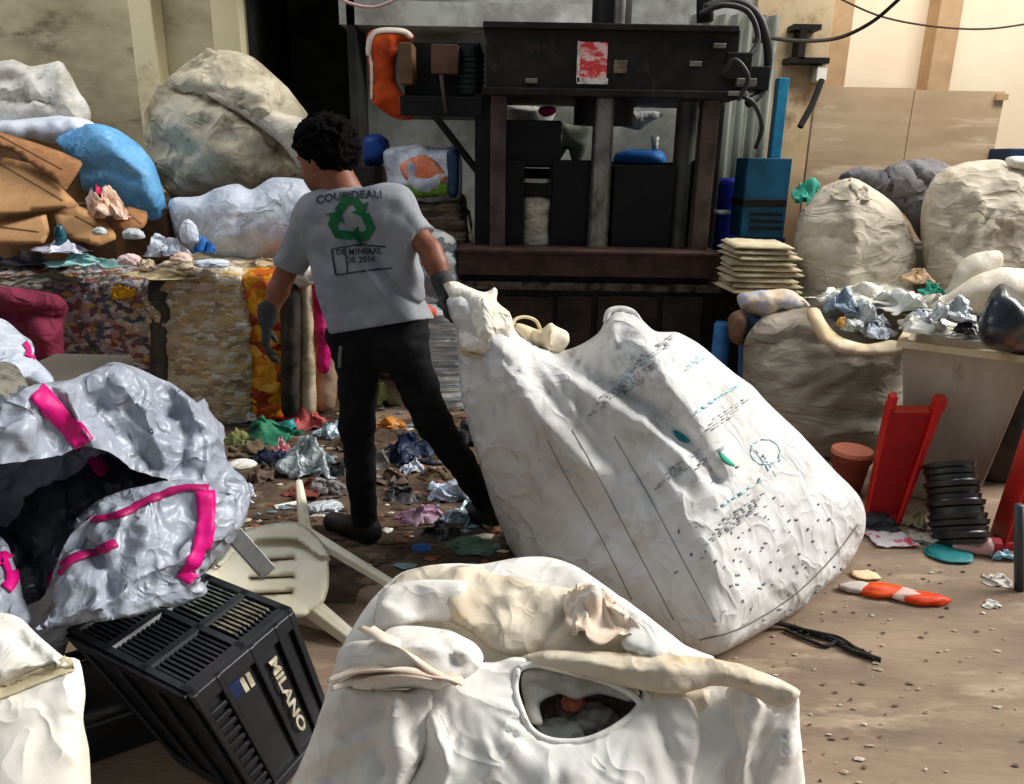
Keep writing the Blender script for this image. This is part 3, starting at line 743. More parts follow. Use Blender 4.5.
lump('plastic_scrap', [(412, 302), (428, 304), (437, 312), (430, 320), (414, 318)], 4.3, mat('coral_red', (236, 84, 58), .5), 'coral red scrap of plastic lying on top of the white paper bale', 'plastic scrap', t=.05)
# dark sheet standing in for the gap's shade, then pieces between the bales
lump('gap_shade_sheet', [(149, 280), (172, 281), (170, 330), (168, 395), (152, 396), (150, 340)], 4.02, mat('charcoal_gap_shade', (74, 72, 62), .7, col2=(44, 44, 40), scale=9, stretch=(1, 1, .4)), 'charcoal sheet painting the shade in the gap between two bales', 'shade sheet', t=.05, wr=(.03, 8), step=5)
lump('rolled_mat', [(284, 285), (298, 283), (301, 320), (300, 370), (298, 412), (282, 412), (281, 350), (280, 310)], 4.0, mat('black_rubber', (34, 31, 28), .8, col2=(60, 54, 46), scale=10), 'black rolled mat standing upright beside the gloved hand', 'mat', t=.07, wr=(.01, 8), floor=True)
lump('cardboard_strip', [(299, 285), (311, 284), (314, 340), (316, 412), (300, 412), (300, 340)], 4.05, mat('pale_board', (204, 186, 156), .8, col2=(150, 136, 112), scale=9), 'tall pale cardboard strip standing right of the black rolled mat', 'cardboard', t=.04, wr=(.01, 8))
lump('pink_sack', [(311, 276), (326, 274), (331, 290), (330, 320), (331, 350), (328, 372), (318, 372), (315, 340), (312, 300)], 4.1, mat('magenta_sack', (214, 24, 120), .6, col2=(150, 16, 84), scale=9), 'magenta sack hanging behind the person\'s left side', 'sack', t=.06, wr=(.03, 7))
lump('white_wad', [(276, 262), (290, 258), (308, 262), (318, 268), (316, 282), (300, 287), (282, 284)], 4.0, M_white, 'white crumpled wad on top of the black rolled mat', 'wad', t=.08, wr=(.03, 9))
lump('cream_sheet', [(316, 345), (334, 350), (338, 380), (334, 408), (316, 410), (312, 380)], 4.25, mat('peach_paper', (206, 180, 154), .8, col2=(160, 136, 112), scale=8), 'peach paper sheet below the magenta sack', 'paper sheet', t=.05, wr=(.02, 8))
# --- top of the heap
bale('paper_bale', 150, 318, 205, 5.12, P_brown, 'brown bale under the huge grimy sack high on the left heap', seed=8, d=.5, straps=1)
M_box = mat('heap_cardboard', (150, 114, 78), .9, col2=(112, 84, 58), scale=4, bump=.15)
def stackbox(u0, u1, v0, v1, y, d, m, label, name='cardboard_box'):
    x0, x1 = P(u0, (v0 + v1) / 2, y)[0], P(u1, (v0 + v1) / 2, y)[0]; z1, z0 = P((u0 + u1) / 2, v0, y)[2], P((u0 + u1) / 2, v1, y)[2]
    o = MB().box((x0, y, z0), (x1, y + d, z1)).build(name, m, bevel=.012); tag(o, label, 'box'); 
    MB().box(((x0 + x1) / 2 - .03, y - .003, z0 + .02), ((x0 + x1) / 2 + .03, y + d * .7, z1 + .003)).build('tape', mat('brown_tape', (120, 88, 56), .5), o); return o
stackbox(-40, 66, 205, 262, 4.38, .5, M_box, 'brown cardboard box buried under the flat sheets at left')
stackbox(70, 168, 208, 262, 4.52, .5, mat('dark_heap_box', (104, 80, 56), .9, col2=(76, 58, 42), scale=4), 'dark brown cardboard box beneath the sky blue sack')
stackbox(-40, 96, 138, 204, 4.75, .5, mat('buff_box', (168, 140, 104), .9, col2=(130, 104, 76), scale=4), 'buff cardboard box behind the folded flap, white bags on it')
YH = 4.6
M_dirtysack = mat('filthy_woven_sack', (206, 196, 172), .9, col2=(138, 124, 94), scale=2.2, mix=(.42, .66), bump=.5, bscale=20, col3=(104, 92, 70), weave=.1, fold=.5, fscale=5)
bs = blob('bulk_sack', [(146, 110), (158, 88), (178, 68), (205, 52), (232, 50), (255, 58), (280, 80), (298, 100), (312, 122), (310, 150), (305, 180), (295, 196), (262, 200), (215, 200), (172, 196), (152, 170), (144, 140)],
     5.1, .32, .3, M_dirtysack, 'huge grime-stained woven sack high on the left heap against the post', 'sack', step=5, wr=(.035, 3.5), fine=.008, aniso=(.7, 1, 1.4), rot=.5, floor=False, seed=2,
     creases=[([(175, 90), (200, 95), (230, 108), (262, 130), (298, 165)], 5, -.09), ([(160, 88), (200, 82), (250, 95), (290, 130)], 9, .06), ([(215, 88), (260, 105), (300, 118)], 4, -.03), ([(165, 120), (210, 150), (280, 185)], 14, .05)])
M_bstone = mat('clean_canvas_flap', (230, 222, 204), .85, col2=(198, 186, 164), scale=5, bump=.3, bscale=25, fold=.4)
blob('flap', [(205, 92), (222, 94), (250, 104), (278, 112), (302, 118), (311, 126), (309, 150), (304, 168), (296, 166), (285, 148), (262, 128), (232, 110)], 4.83, .06, .05, M_bstone, parent=bs, floor=False, step=5, wr=(.03, 8), seed=1)
blob('tie_loop', [(200, 62), (206, 48), (214, 50), (218, 57), (212, 62), (206, 64)], 5.05, .03, .03, M_dirtysack, parent=bs, floor=False, step=3, wr=(.01, 9))
blob('white_bag', [(-40, 80), (-10, 64), (12, 60), (30, 66), (42, 64), (60, 62), (66, 70), (76, 88), (90, 112), (84, 126), (40, 138), (-40, 136)], 4.95, .22, .2, M_white,
     'white bag at top left leaning above the blue sack', 'bag', step=5, wr=(.05, 5), floor=False, seed=5,
     creases=[([(60, 64), (58, 100), (78, 124)], 6, .06), ([(0, 100), (30, 98), (62, 106)], 6, -.07), ([(-10, 80), (14, 80), (30, 100)], 7, -.08), ([(40, 78), (52, 90), (55, 100)], 6, -.07)])
lump('white_bag', [(-30, 122), (20, 120), (60, 116), (90, 120), (98, 132), (70, 146), (30, 140), (-30, 150)], 4.75, mat('bluish_white_film', (222, 226, 234), .55, col2=(196, 202, 214), scale=5, bump=.3), 'flat bluish white bag lying between the cardboard and the top left bag', 'bag', t=.14, wr=(.03, 6), step=5)
M_skyblue = mat('sky_blue_tarp', (112, 176, 222), .7, col2=(84, 148, 200), scale=4, bump=.25, bscale=20, col3=(146, 200, 236), fold=.4, fscale=6)
blob('blue_sack', [(56, 140), (72, 130), (96, 124), (118, 130), (140, 146), (154, 164), (163, 190), (167, 214), (160, 226), (140, 222), (112, 200), (84, 190), (78, 170), (62, 150)],
     4.6, .26, .2, M_skyblue, 'sky blue full sack on the heap beside the folded cardboard', 'sack', step=5, wr=(.02, 5), aniso=(.6, 1, 1.6), rot=-.5, floor=False, seed=7,
     creases=[([(80, 175), (110, 165), (140, 180)], 6, -.03), ([(90, 135), (130, 160), (155, 205)], 8, .03)])
M_bwhite = mat('cool_white_liner', (218, 224, 234), .55, col2=(180, 190, 204), scale=5, mix=(.4, .7), bump=.25, bscale=18, fold=.5, fscale=7)
blob('white_sack', [(170, 200), (200, 196), (216, 188), (238, 184), (252, 190), (272, 178), (300, 178), (318, 186), (322, 210), (320, 240), (310, 256), (285, 262), (240, 264), (205, 258), (180, 244), (172, 224)],
     4.55, .25, .22, M_bwhite, 'broad white liner sack on the bales behind the person\'s shoulder', 'sack', step=5, wr=(.03, 5), aniso=(.5, 1, 1.8), rot=.5, floor=False, seed=9, creases=[([(255, 192), (240, 215), (250, 240)], 9, -.05), ([(205, 200), (195, 225), (210, 250)], 12, -.04)])
M_card = mat('brown_cardboard', (196, 150, 102), .85, col2=(176, 130, 84), scale=3, bump=.15, bscale=20, col3=(156, 110, 68)); M_cardd = mat('raw_card_edge', (150, 108, 70), .9)
M_fold = mat('card_fold_line', (124, 90, 60), .9)
def cardsheet(name, poly, y, label, m=M_card, t=.006, seed=0, bend=.007):
    o = blob(name, poly, y, t, t, m, label, 'cardboard', step=6, wr=(bend, 2.2), floor=False, smooth=False, expo=.08, seed=seed)
    n_ = len(poly); pa = np.array(poly, float); c0 = pa.mean(0); ln = [tuple(c0 + (pa[0] - c0) * .7 + [12, 0]), tuple(c0 + (pa[n_ // 2] - c0) * .7)]
    stroke('fold_line', o, ln, 1.3, M_fold, o, off=.003, step=4, cols=2); return o
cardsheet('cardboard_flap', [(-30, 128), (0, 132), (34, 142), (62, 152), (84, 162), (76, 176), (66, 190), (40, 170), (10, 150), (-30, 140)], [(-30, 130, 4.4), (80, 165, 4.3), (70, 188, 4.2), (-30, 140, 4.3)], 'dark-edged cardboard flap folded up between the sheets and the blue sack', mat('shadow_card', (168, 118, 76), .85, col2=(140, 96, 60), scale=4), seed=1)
cardsheet('cardboard_sheet', [(-30, 152), (0, 156), (30, 163), (56, 182), (80, 206), (52, 210), (20, 214), (-30, 220)], [(-30, 152, 4.4), (80, 206, 4.15), (-30, 220, 4.05)], 'large flat brown cardboard sheet sloping at the left edge of the heap', seed=2)
cardsheet('cardboard_sheet', [(-30, 224), (10, 218), (46, 213), (50, 232), (44, 244), (0, 245), (-30, 246)], [(-30, 224, 4.15), (46, 214, 4.12), (-30, 246, 4.0)], 'lower brown cardboard piece wedged beneath the large sheet at left', seed=3)
cardsheet('cardboard_sheet', [(54, 212), (76, 204), (92, 212), (110, 226), (118, 238), (98, 247), (70, 238), (58, 228)], [(54, 212, 4.15), (92, 212, 4.2), (98, 247, 4.0)], 'crumpled square of cardboard below the pink scrap on the heap', seed=4, bend=.016)
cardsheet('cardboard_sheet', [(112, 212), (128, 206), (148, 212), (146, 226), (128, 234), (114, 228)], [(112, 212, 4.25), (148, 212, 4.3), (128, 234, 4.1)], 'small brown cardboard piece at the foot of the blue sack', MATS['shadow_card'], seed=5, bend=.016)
def bit(name, u, v, w, h, y, m, label, cat, seed=0, dz=.0, rough=.3, dpt=None):
    k = mpp(y); c = P(u, v + h / 2, y)
    if cat in SOFT: return film(name, c, (w * k * 1.1, (dpt or (w + h) / 2) * k * 1.1, h * k * 1.05), m, seed, label, cat)
    return crumple(name, c, (w * k, (dpt or (w + h) / 2) * k, h * k), m, seed, label=label, cat=cat, rough=rough * 1.25, sub=4, freq=2.2)
M_peach = mat('peach_film', (226, 180, 150), .5, col2=(236, 214, 200), scale=14, bump=.4); M_hot = mat('raspberry', (200, 30, 84), .6); M_aqua = mat('aqua_film', (150, 206, 204), .5, col2=(186, 220, 214), scale=8, bump=.3)
bit('plastic_wad', 108, 204, 34, 32, 4.12, M_peach, 'peach and white plastic wad in front of the blue sack', 'plastic wad', 1, rough=.35)
bit('plastic_scrap', 98, 190, 16, 10, 4.14, M_hot, 'raspberry scrap tucked at the lower edge of the blue sack', 'plastic scrap', 2)
bit('plastic_cup', 134, 232, 20, 14, 4.02, M_film, 'white tub lying under the blue sack on the heap', 'tub', 3, rough=.08)
bit('clear_bottle', 100, 230, 14, 10, 4.0, M_film, 'small clear bottle on the crumpled cardboard square', 'bottle', 4, rough=.1)
bit('dark_bottle', 62, 232, 11, 28, 4.0, mat('dark_teal', (14, 44, 58), .3, col2=(60, 130, 150), scale=12), 'dark teal bottle standing between two cardboard pieces', 'bottle', 5, rough=.06, dpt=11)
bit('white_paper', 62, 246, 54, 12, 4.0, mat('lilac_white_paper', (222, 224, 240), .7), 'lilac white sheet spread under the cardboard at left', 'paper sheet', 6, rough=.2)
bit('aqua_film', 88, 260, 76, 14, 4.02, M_aqua, 'pale aqua film draped along the top of the coloured bale', 'plastic film', 7)
bit('dark_cloth', 26, 258, 60, 15, 4.05, mat('dusky_cloth', (84, 78, 82), .9, col2=(58, 54, 58), scale=9, stretch=(1, 1, 4)), 'dusky folded cloth on the bale at the left edge', 'cloth', 8)
bit('clear_cup', 190, 228, 17, 30, 4.08, M_bwhite, 'frosted upright cup in front of the white liner sack', 'cup', 9, rough=.06, dpt=17)
bit('blue_scrap', 206, 244, 24, 16, 4.06, mat('mid_blue', (40, 110, 180), .5), 'mid blue scrap of plastic in front of the white liner sack', 'plastic scrap', 10)
bit('white_wad', 166, 246, 40, 22, 4.05, M_bwhite, 'white wad left of the frosted cup on the heap', 'wad', 11, rough=.35)
bit('pink_tub', 130, 258, 22, 14, 3.98, mat('pale_pink', (226, 196, 196), .5), 'pale pink tub at the edge of the coloured bale', 'tub', 12, rough=.15)
bit('beige_scrap', 150, 264, 24, 10, 3.98, mat('beige_paper', (216, 194, 164), .7), 'beige paper scrap on the front edge of the heap', 'paper scrap', 13)
bit('peach_tub', 182, 256, 22, 12, 3.98, M_peach, 'peach tub below the frosted cup on the pale bale', 'tub', 14, rough=.15)
bit('white_tray', 212, 262, 36, 10, 3.98, M_bwhite, 'white tray at the edge of the pale bale below the liner sack', 'tray', 15, rough=.15)
bit('yellow_scrap', 124, 292, 22, 14, 4.08, mat('chrome_yellow', (232, 172, 30), .5), 'yellow crumpled scrap on the coloured bale face', 'plastic scrap', 16)
bit('brown_paper', 268, 262, 60, 9, 3.98, mat('tan_paper', (176, 154, 122), .8), 'flattened tan paper along the edge of the liner sack', 'paper sheet', 17, rough=.2)
bit('paper_wad', 165, 272, 80, 10, 3.98, mat('straw_paper', (190, 172, 132), .8, col2=(120, 104, 78), scale=10, stretch=(1, 1, 3)), 'straw-coloured paper wad along the top of the pale bale', 'wad', 18)
bit('paper_wad', 40, 276, 84, 12, 4.02, mat('grey_paper', (170, 160, 142), .8, col2=(98, 88, 74), scale=12, stretch=(1, 1, 3)), 'grey paper wad along the top of the left coloured bale', 'wad', 19)
# maroon sack and pink-white bag at the left edge
M_maroon = mat('maroon_cloth', (122, 34, 62), .8, col2=(92, 20, 44), scale=5, bump=.3, bscale=20, fold=.4, fscale=5)
blob('maroon_sack', [(-40, 285), (0, 287), (30, 290), (58, 296), (68, 308), (62, 322), (64, 345), (62, 372), (66, 430), (-40, 440)], [(0, 287, 3.7), (60, 320, 3.7), (60, 430, 3.75), (-40, 430, 3.75)], .18, .12, M_maroon, 'maroon cloth sack slumped against the coloured bale at left', 'sack', step=6,
     wr=(.03, 4), aniso=(1, 1, .6), rot=.6, seed=3, creases=[([(0, 318), (30, 312), (58, 316)], 7, -.07), ([(8, 300), (40, 308), (62, 306)], 6, .05), ([(40, 318), (50, 350), (58, 375)], 7, .04)])
# colourful bag on the brown bale
cbag = blob('carrier_bag', [(384, 152), (400, 147), (418, 144), (440, 148), (458, 146), (462, 170), (460, 198), (440, 202), (412, 202), (390, 198), (386, 175)], 4.95, .12, .1, mat('glossy_white_bag', (206, 210, 220), .35, col2=(150, 160, 176), scale=9, bump=.3), 'glossy printed carrier bag in orange and green on the brown bale', 'bag', step=4, wr=(.03, 6), floor=False, seed=4)
for poly, m, nm in (([(400, 165), (412, 158), (426, 155), (440, 166), (448, 180), (432, 184), (412, 184), (403, 176)], mat('salmon_print', (226, 116, 74), .5, col2=(236, 168, 140), scale=14), 'orange_print'),
                    ([(398, 186), (415, 184), (434, 182), (448, 184), (446, 195), (420, 198), (402, 196)], mat('leaf_green_print', (120, 160, 50), .5, col2=(70, 110, 40), scale=14), 'green_print'),
                    ([(447, 152), (458, 150), (459, 180), (457, 197), (449, 196), (448, 175)], mat('navy_print', (32, 52, 84), .5), 'navy_print')):
    blob(nm, poly, 4.84, .012, .01, m, parent=cbag, step=4, wr=(.004, 9), floor=False)
lump('blue_bag', [(364, 138), (378, 134), (388, 140), (390, 156), (380, 166), (366, 166), (362, 150)], 5.2, mat('royal_blue', (24, 66, 140), .5, col2=(16, 44, 100), scale=7), 'royal blue bag on the heap just right of the person\'s hair', 'bag', t=.08, wr=(.02, 7))
o = MB().box((P(350, 166, 5.2)[0], 5.0, 0), (P(380, 166, 5.2)[0], 5.5, P(375, 166, 5.2)[2])).build('dark_box', mat('soot_box', (46, 42, 38), .8, col2=(30, 27, 25), scale=4), bevel=.01); tag(o, 'tall dark box under the royal blue bag behind the person', 'box')

# ================================================================== RIGHT: BULK BAGS, BIN, CRATES
M_bulk = mat('bulk_bag_weave', (204, 195, 178), .85, col2=(180, 169, 148), scale=2.6, mix=(.4, .72), bump=.3, bscale=25, weave=.12, col3=(160, 148, 126), stretch=(.7, 1, 1.6), fold=.4, fscale=5)
ba = blob('bulk_bag', [(796, 225), (806, 205), (822, 188), (840, 180), (856, 178), (876, 190), (898, 208), (912, 235), (918, 268), (914, 300), (905, 330), (902, 400), (800, 402), (796, 330), (792, 280)],
     [(850, 180, 4.7), (800, 280, 4.7), (918, 270, 4.7), (850, 400, 4.55)], .34, .3, M_bulk, 'tall full bulk bag standing right of the blue cabinet', 'bag', step=6, wr=(.02, 5), aniso=(.5, 1, 1.8), seed=1,
     creases=[([(852, 182), (856, 230), (850, 290)], 10, .05), ([(800, 262), (840, 268), (900, 262)], 5, -.02), ([(806, 230), (850, 238)], 4, -.02)], folds=[((845, 184), 34, .05, 70, 25)])
film('tied_neck', P(848, 200, 4.56), (.26, .2, .13), M_bulk, 3, parent=ba)
bit('green_rag', 813, 192, 38, 24, 4.75, mat('sea_green', (54, 160, 136), .7, col2=(30, 110, 96), scale=10), 'sea green rag poking out beside the tall bulk bag', 'rag', 5, dpt=24)
M_greyt = mat('slate_tarp', (126, 122, 124), .7, col2=(92, 90, 94), scale=4, bump=.3, bscale=14, col3=(150, 150, 156), fold=.5, fscale=6)
blob('grey_tarp', [(838, 178), (856, 168), (880, 172), (896, 164), (920, 158), (942, 160), (958, 172), (958, 200), (946, 235), (930, 250), (918, 240), (905, 215), (880, 192), (850, 184)], 5.1, .2, .2, M_greyt, 'bundled slate grey tarpaulin wedged between the two bulk bags', 'tarpaulin', step=5, wr=(.05, 4.5), aniso=(1, 1, .5), rot=.7, floor=False, seed=4,
     creases=[([(880, 176), (905, 200), (926, 240)], 5, -.09), ([(866, 172), (895, 192), (920, 225)], 6, .07), ([(905, 168), (930, 190), (940, 225)], 6, -.06)])
o = MB().box((P(840, 300, 5.1)[0], 5.0, 0), (P(955, 300, 5.1)[0], 5.5, P(930, 245, 5.1)[2])).build('pallet_box', mat('grey_board', (110, 104, 96), .8), bevel=.02); tag(o, 'grey box under the slate tarpaulin between the bulk bags', 'box')
bb = blob('bulk_bag', [(920, 225), (926, 195), (940, 172), (965, 162), (995, 160), (1020, 166), (1060, 180), (1080, 230), (1075, 290), (1070, 400), (935, 402), (930, 320), (924, 270)],
     [(980, 162, 4.7), (922, 240, 4.7), (1075, 250, 4.7), (1000, 400, 4.5)], .4, .3, M_bulk, 'large bulk bag with creased top at the right edge', 'bag', step=6, wr=(.03, 4.5), seed=6,
     creases=[([(960, 250), (985, 220), (1005, 190)], 6, -.05), ([(950, 178), (985, 200), (970, 232)], 9, .05), ([(935, 215), (965, 225)], 5, -.03), ([(1005, 235), (1015, 290)], 10, -.05)], folds=[((990, 172), 30, .06, 70, 25)])
lump('white_scrap', [(1006, 158), (1024, 156), (1040, 160), (1036, 170), (1010, 168)], 4.6, M_white, 'white scrap draped on top of the right bulk bag', 'scrap', t=.05)
o = MB().box(P(1008, 163, 5.6), P(1050, 149, 5.6) + [0, .3, 0]).build('blue_box', mat('dark_blue_box', (30, 52, 84), .6), bevel=.01); tag(o, 'dark blue box end showing at the right edge over the bulk bag', 'box')
o['label'] = 'dark blue box end at the right edge above the bulk bag'
MB().box((P(1010, 200, 5.6)[0], 5.62, 0), (P(1050, 200, 5.6)[0], 5.84, P(1020, 163, 5.6)[2])).build('stand', mat('dark_blue_stand', (20, 52, 92), .6), o)
# stack of flattened sacks
k = mpp(4.3)
M_ss = [mat('folded_sack_a', (214, 202, 170), .85, col2=(188, 172, 136), scale=9, stretch=(1, 1, 6)), mat('folded_sack_b', (200, 188, 158), .85, col2=(160, 146, 116), scale=9, stretch=(1, 1, 6))]
for i in range(9):
    u = 768 + (random.random() - .5) * 6; v = 242 + i * 5.6; w = 58 + 12 * min(1, i / 5)
    c = P(u, v + 6, 4.25)
    n = 14; g = np.linspace(-.5, .5, n); X, Y = np.meshgrid(g, g)
    top = np.stack([X.ravel() * w * k, Y.ravel() * .4, .004 * ridged(np.stack([X.ravel(), Y.ravel(), 0 * X.ravel()], 1) * 5 + i * 3, 2)], 1)
    ed = np.maximum(np.abs(X), np.abs(Y)).ravel() > .46
    top[:, 2] += np.where(ed, -.012, 0) + .012; bot = top.copy(); bot[:, 2] = -bot[:, 2] * .6 - .002
    ca, sa = math.cos((i % 3 - 1) * .08), math.sin((i % 3 - 1) * .08); R = np.array([[ca, sa, 0], [-sa, ca, 0], [0, 0, 1]])
    V = np.vstack([top, bot]) @ R + c + [0, .2, 0]; q = n * n
    Fc = []
    for a in range(n - 1):
        for b in range(n - 1):
            f = (a * n + b, a * n + b + 1, (a + 1) * n + b + 1, (a + 1) * n + b); Fc += [f, tuple(q + z for z in f[::-1])]
    rim = [b for b in range(n)] + [a * n + n - 1 for a in range(1, n)] + [n * (n - 1) + b for b in range(n - 2, -1, -1)] + [a * n for a in range(n - 2, 0, -1)]
    for a in range(len(rim)): b = (a + 1) % len(rim); Fc.append((rim[b], rim[a], q + rim[a], q + rim[b]))
    o = raw('folded_sack', V, Fc, M_ss[i % 2]); tag(o, 'flattened beige sack in the neat stack in front of the blue cabinet', 'sack', 'flattened sacks stacked by the press')
lump('paper_bundle', [(738, 296), (760, 290), (790, 290), (806, 300), (808, 312), (780, 318), (745, 312)], 4.2, mat('peach_paper_bundle', (220, 196, 168), .8, col2=(170, 180, 200), scale=9), 'peach and pale blue paper bundle under the stack of flattened sacks', 'paper bundle', t=.12, wr=(.04, 8))
lump('denim_sack', [(740, 308), (765, 312), (790, 316), (792, 350), (790, 412), (742, 412), (738, 350)], 4.25, mat('denim_blue', (70, 96, 126), .8, col2=(48, 62, 82), scale=7), 'dusty blue sack below the paper bundle behind the bulging bag', 'sack', t=.14, wr=(.03, 6), floor=True)
lump('brown_rag', [(728, 318), (742, 310), (748, 325), (742, 345), (730, 340)], 4.15, mat('brown_rag', (140, 108, 86), .9, col2=(84, 64, 52), scale=10), 'brown rag hung beside the light blue cylinder', 'rag', t=.05, wr=(.02, 9))
# open bulging bag with plastics
M_bulk2 = mat('grey_bulk_weave', (168, 158, 142), .85, col2=(132, 122, 106), scale=2.4, mix=(.36, .68), bump=.3, bscale=22, weave=.12, col3=(190, 182, 168), stretch=(.6, 1, 1.8), fold=.4, fscale=5)
bc = blob('bulk_bag', [(744, 350), (750, 330), (770, 312), (806, 306), (846, 308), (880, 318), (906, 335), (908, 370), (902, 420), (896, 460), (870, 470), (800, 470), (762, 440), (744, 400)],
     [(750, 340, 4.05), (906, 340, 3.95), (880, 465, 3.75), (780, 465, 3.8), (830, 308, 4.15)], .3, .35, M_bulk2, 'bulging open bag of clear plastic behind the dragged sack', 'bag', step=6, wr=(.02, 4.5), aniso=(.5, 1, 2), seed=8,
     creases=[([(750, 350), (800, 338), (860, 350), (900, 348)], 5, -.04), ([(760, 332), (800, 322), (830, 340)], 7, .04), ([(800, 370), (860, 372), (905, 366)], 8, .03), ([(840, 410), (890, 420)], 8, -.03)], folds=[((930, 330), 40, .05, 110, 30)])
blob('rolled_rim', [(806, 312), (818, 308), (826, 322), (840, 336), (866, 344), (892, 340), (908, 346), (904, 354), (870, 356), (838, 352), (818, 338)], [(806, 312, 3.84), (900, 348, 3.68), (840, 345, 3.69)], .04, .04, mat('cream_rim', (214, 188, 146), .8, col2=(226, 212, 186), scale=7), parent=bc, step=4, wr=(.008, 9), floor=False)
def topbits(items, y):
    for i, (nm, u, v, w, h, m, lab, cat, dy) in enumerate(items):
        bit(nm, u, v, w, h, y + dy, m, lab, cat, 30 + i, rough=.32)
M_clear = mat('clear_crinkled_film', (206, 212, 214), .25, col2=(168, 178, 184), scale=9, bump=.4, bscale=22, spec=.6, mix=(.4, .65), crk=.4, fold=.6, fscale=14)
topbits([('film_wad', 838, 300, 34, 26, mat('steel_blue_film', (150, 170, 188), .35, col2=(86, 104, 120), scale=8, bump=.4), 'steel blue crumpled film at the mouth of the bulging bag', 'plastic wad', 0),
         ('film_wad', 864, 312, 46, 26, M_clear, 'clear film wad in the middle of the bulging bag mouth', 'plastic wad', -.05),
         ('film_wad', 880, 326, 36, 22, M_bwhite, 'white film wad at the right of the bulging bag mouth', 'plastic wad', -.12),
         ('plastic_cup', 852, 324, 22, 14, M_film, 'white cup lying among film in the bulging bag', 'cup', -.15),
         ('yellow_scrap', 842, 322, 14, 10, mat('ochre', (206, 160, 84), .6), 'ochre scrap beside the cup in the bulging bag', 'plastic scrap', -.14)], 3.92)
blob('cream_sheet', [(838, 292), (862, 282), (892, 284), (930, 298), (958, 306), (990, 312), (985, 326), (940, 326), (905, 316), (870, 306)], [(838, 292, 4.35), (990, 315, 3.8), (890, 300, 4.15), (890, 284, 4.5)], .05, .05, mat('cream_green_film', (216, 212, 190), .6, col2=(182, 190, 168), scale=7, bump=.3), 'cream film sheet draped behind the bulging bag mouth', 'plastic film', step=5, wr=(.03, 7), floor=False)
blob('support_heap', [(842, 300), (900, 294), (1060, 300), (1060, 402), (842, 402)], 4.12, .14, .14, M_grime, 'grimy sack under the film and white bags behind the bin', 'sack', step=8, wr=(.03, 5))
bit('cardboard_scrap', 916, 276, 34, 14, 4.2, mat('tan_scrap', (190, 160, 126), .8), 'tan cardboard scrap between the bulk bags and the cream film', 'paper scrap', 6)
bit('green_scrap', 932, 288, 28, 14, 3.98, MATS['sea_green'], 'sea green scrap beside the white bag behind the bin', 'plastic scrap', 7)
blob('white_bag', [(940, 300), (950, 285), (958, 264), (975, 254), (998, 250), (1004, 258), (1000, 272), (985, 284), (970, 300)], 4.0, .12, .1, mat('off_white_bag', (216, 210, 194), .7, col2=(190, 182, 162), scale=5, bump=.3), 'upright off white bag folded over behind the bin', 'bag', step=5, wr=(.02, 6), floor=False, seed=2)
blob('white_bag', [(938, 304), (962, 284), (985, 272), (1010, 268), (1050, 274), (1060, 310), (1000, 316), (960, 316)], 3.7, .2, .2, mat('warm_white_bag', (232, 224, 208), .7, col2=(210, 196, 174), scale=5, bump=.3), 'rounded warm white bag rising over the bin next to the black bag', 'bag', step=6, wr=(.03, 5), floor=False, seed=3)
topbits([('film_sheet', 852, 292, 78, 20, M_white, 'broad white film sheet lying over the back of the bulging bag mouth', 'plastic wad', .1),
         ('film_sheet', 905, 300, 84, 22, mat('milky_film', (226, 226, 220), .5, col2=(196, 200, 200), scale=7, fold=.4), 'milky film sheet heaped between the bulging bag and the bin', 'plastic wad', -.02),
         ('film_sheet', 962, 302, 66, 20, M_white, 'white film sheet in front of the rounded warm white bag', 'plastic wad', -.25)], 3.95)
# bin
M_bin = mat('grimy_grey_bin', (168, 158, 140), .75, col2=(140, 128, 110), scale=2.2, mix=(.38, .66), bump=.12, bscale=20, col3=(118, 96, 82), stretch=(1.6, 1, .5))
T0 = P(903, 334, 3.2); T1 = P(1036, 364, 2.94); zt = (T0[2] + T1[2]) / 2
ax_ = (T1 - T0) * [1, 1, 0]; L_ = np.linalg.norm(ax_); ex = ax_ / L_; ey = np.array([-ex[1], ex[0], 0])
def ring(w, dd, z, c):
    return [c + ex * sx * w / 2 + ey * sy * dd / 2 + [0, 0, z] for sx, sy in ((-1, -1), (1, -1), (1, 1), (-1, 1))]
cb_ = (T0 + T1) / 2 * [1, 1, 0] + ey * .28
R = [ring(L_ * .56, .40, .0, cb_), ring(L_ * .97, .54, zt - .05, cb_), ring(L_ * .97, .54, zt - .03, cb_), ring(L_ * 1.07, .58, zt - .03, cb_), ring(L_ * 1.07, .58, zt, cb_), ring(L_ * .93, .50, zt, cb_), ring(L_ * .9, .46, zt - .12, cb_)]
V = sum(R, []); Fc = [(0, 3, 2, 1)]
for i in range(len(R) - 1):
    for k_ in range(4): Fc.append((i * 4 + k_, i * 4 + (k_ + 1) % 4, i * 4 + 4 + (k_ + 1) % 4, i * 4 + 4 + k_))
Fc.append(tuple(range(24, 28)))
o = raw('bin', V, Fc[:1] + Fc[1:13] + Fc[21:], M_bin, smooth=False); b = o.modifiers.new('b', 'BEVEL'); b.width = .012; b.segments = 3
tag(o, 'tapered grimy grey bin heaped with bags at the right edge', 'bin')
n0 = 0
rimo = MB(); rimo.add(sum(R[2:6], []), [(i * 4 + k_, i * 4 + (k_ + 1) % 4, i * 4 + 4 + (k_ + 1) % 4, i * 4 + 4 + k_) for i in range(3) for k_ in range(4)])
rimo.build('rim', mat('pale_bin_rim', (206, 192, 162), .7, col2=(170, 152, 120), scale=6), o)
blob('black_bag', [(978, 332), (982, 310), (990, 292), (1002, 283), (1012, 288), (1024, 300), (1046, 310), (1050, 352), (1010, 352), (984, 346)], 2.98, .15, .1, mat('glossy_black_film', (20, 22, 27), .3, col2=(46, 54, 66), scale=6, bump=.4, bscale=16, spec=.6), 'glossy black bag standing out of the grey bin', 'bag', step=5, wr=(.025, 6), floor=False, seed=5)
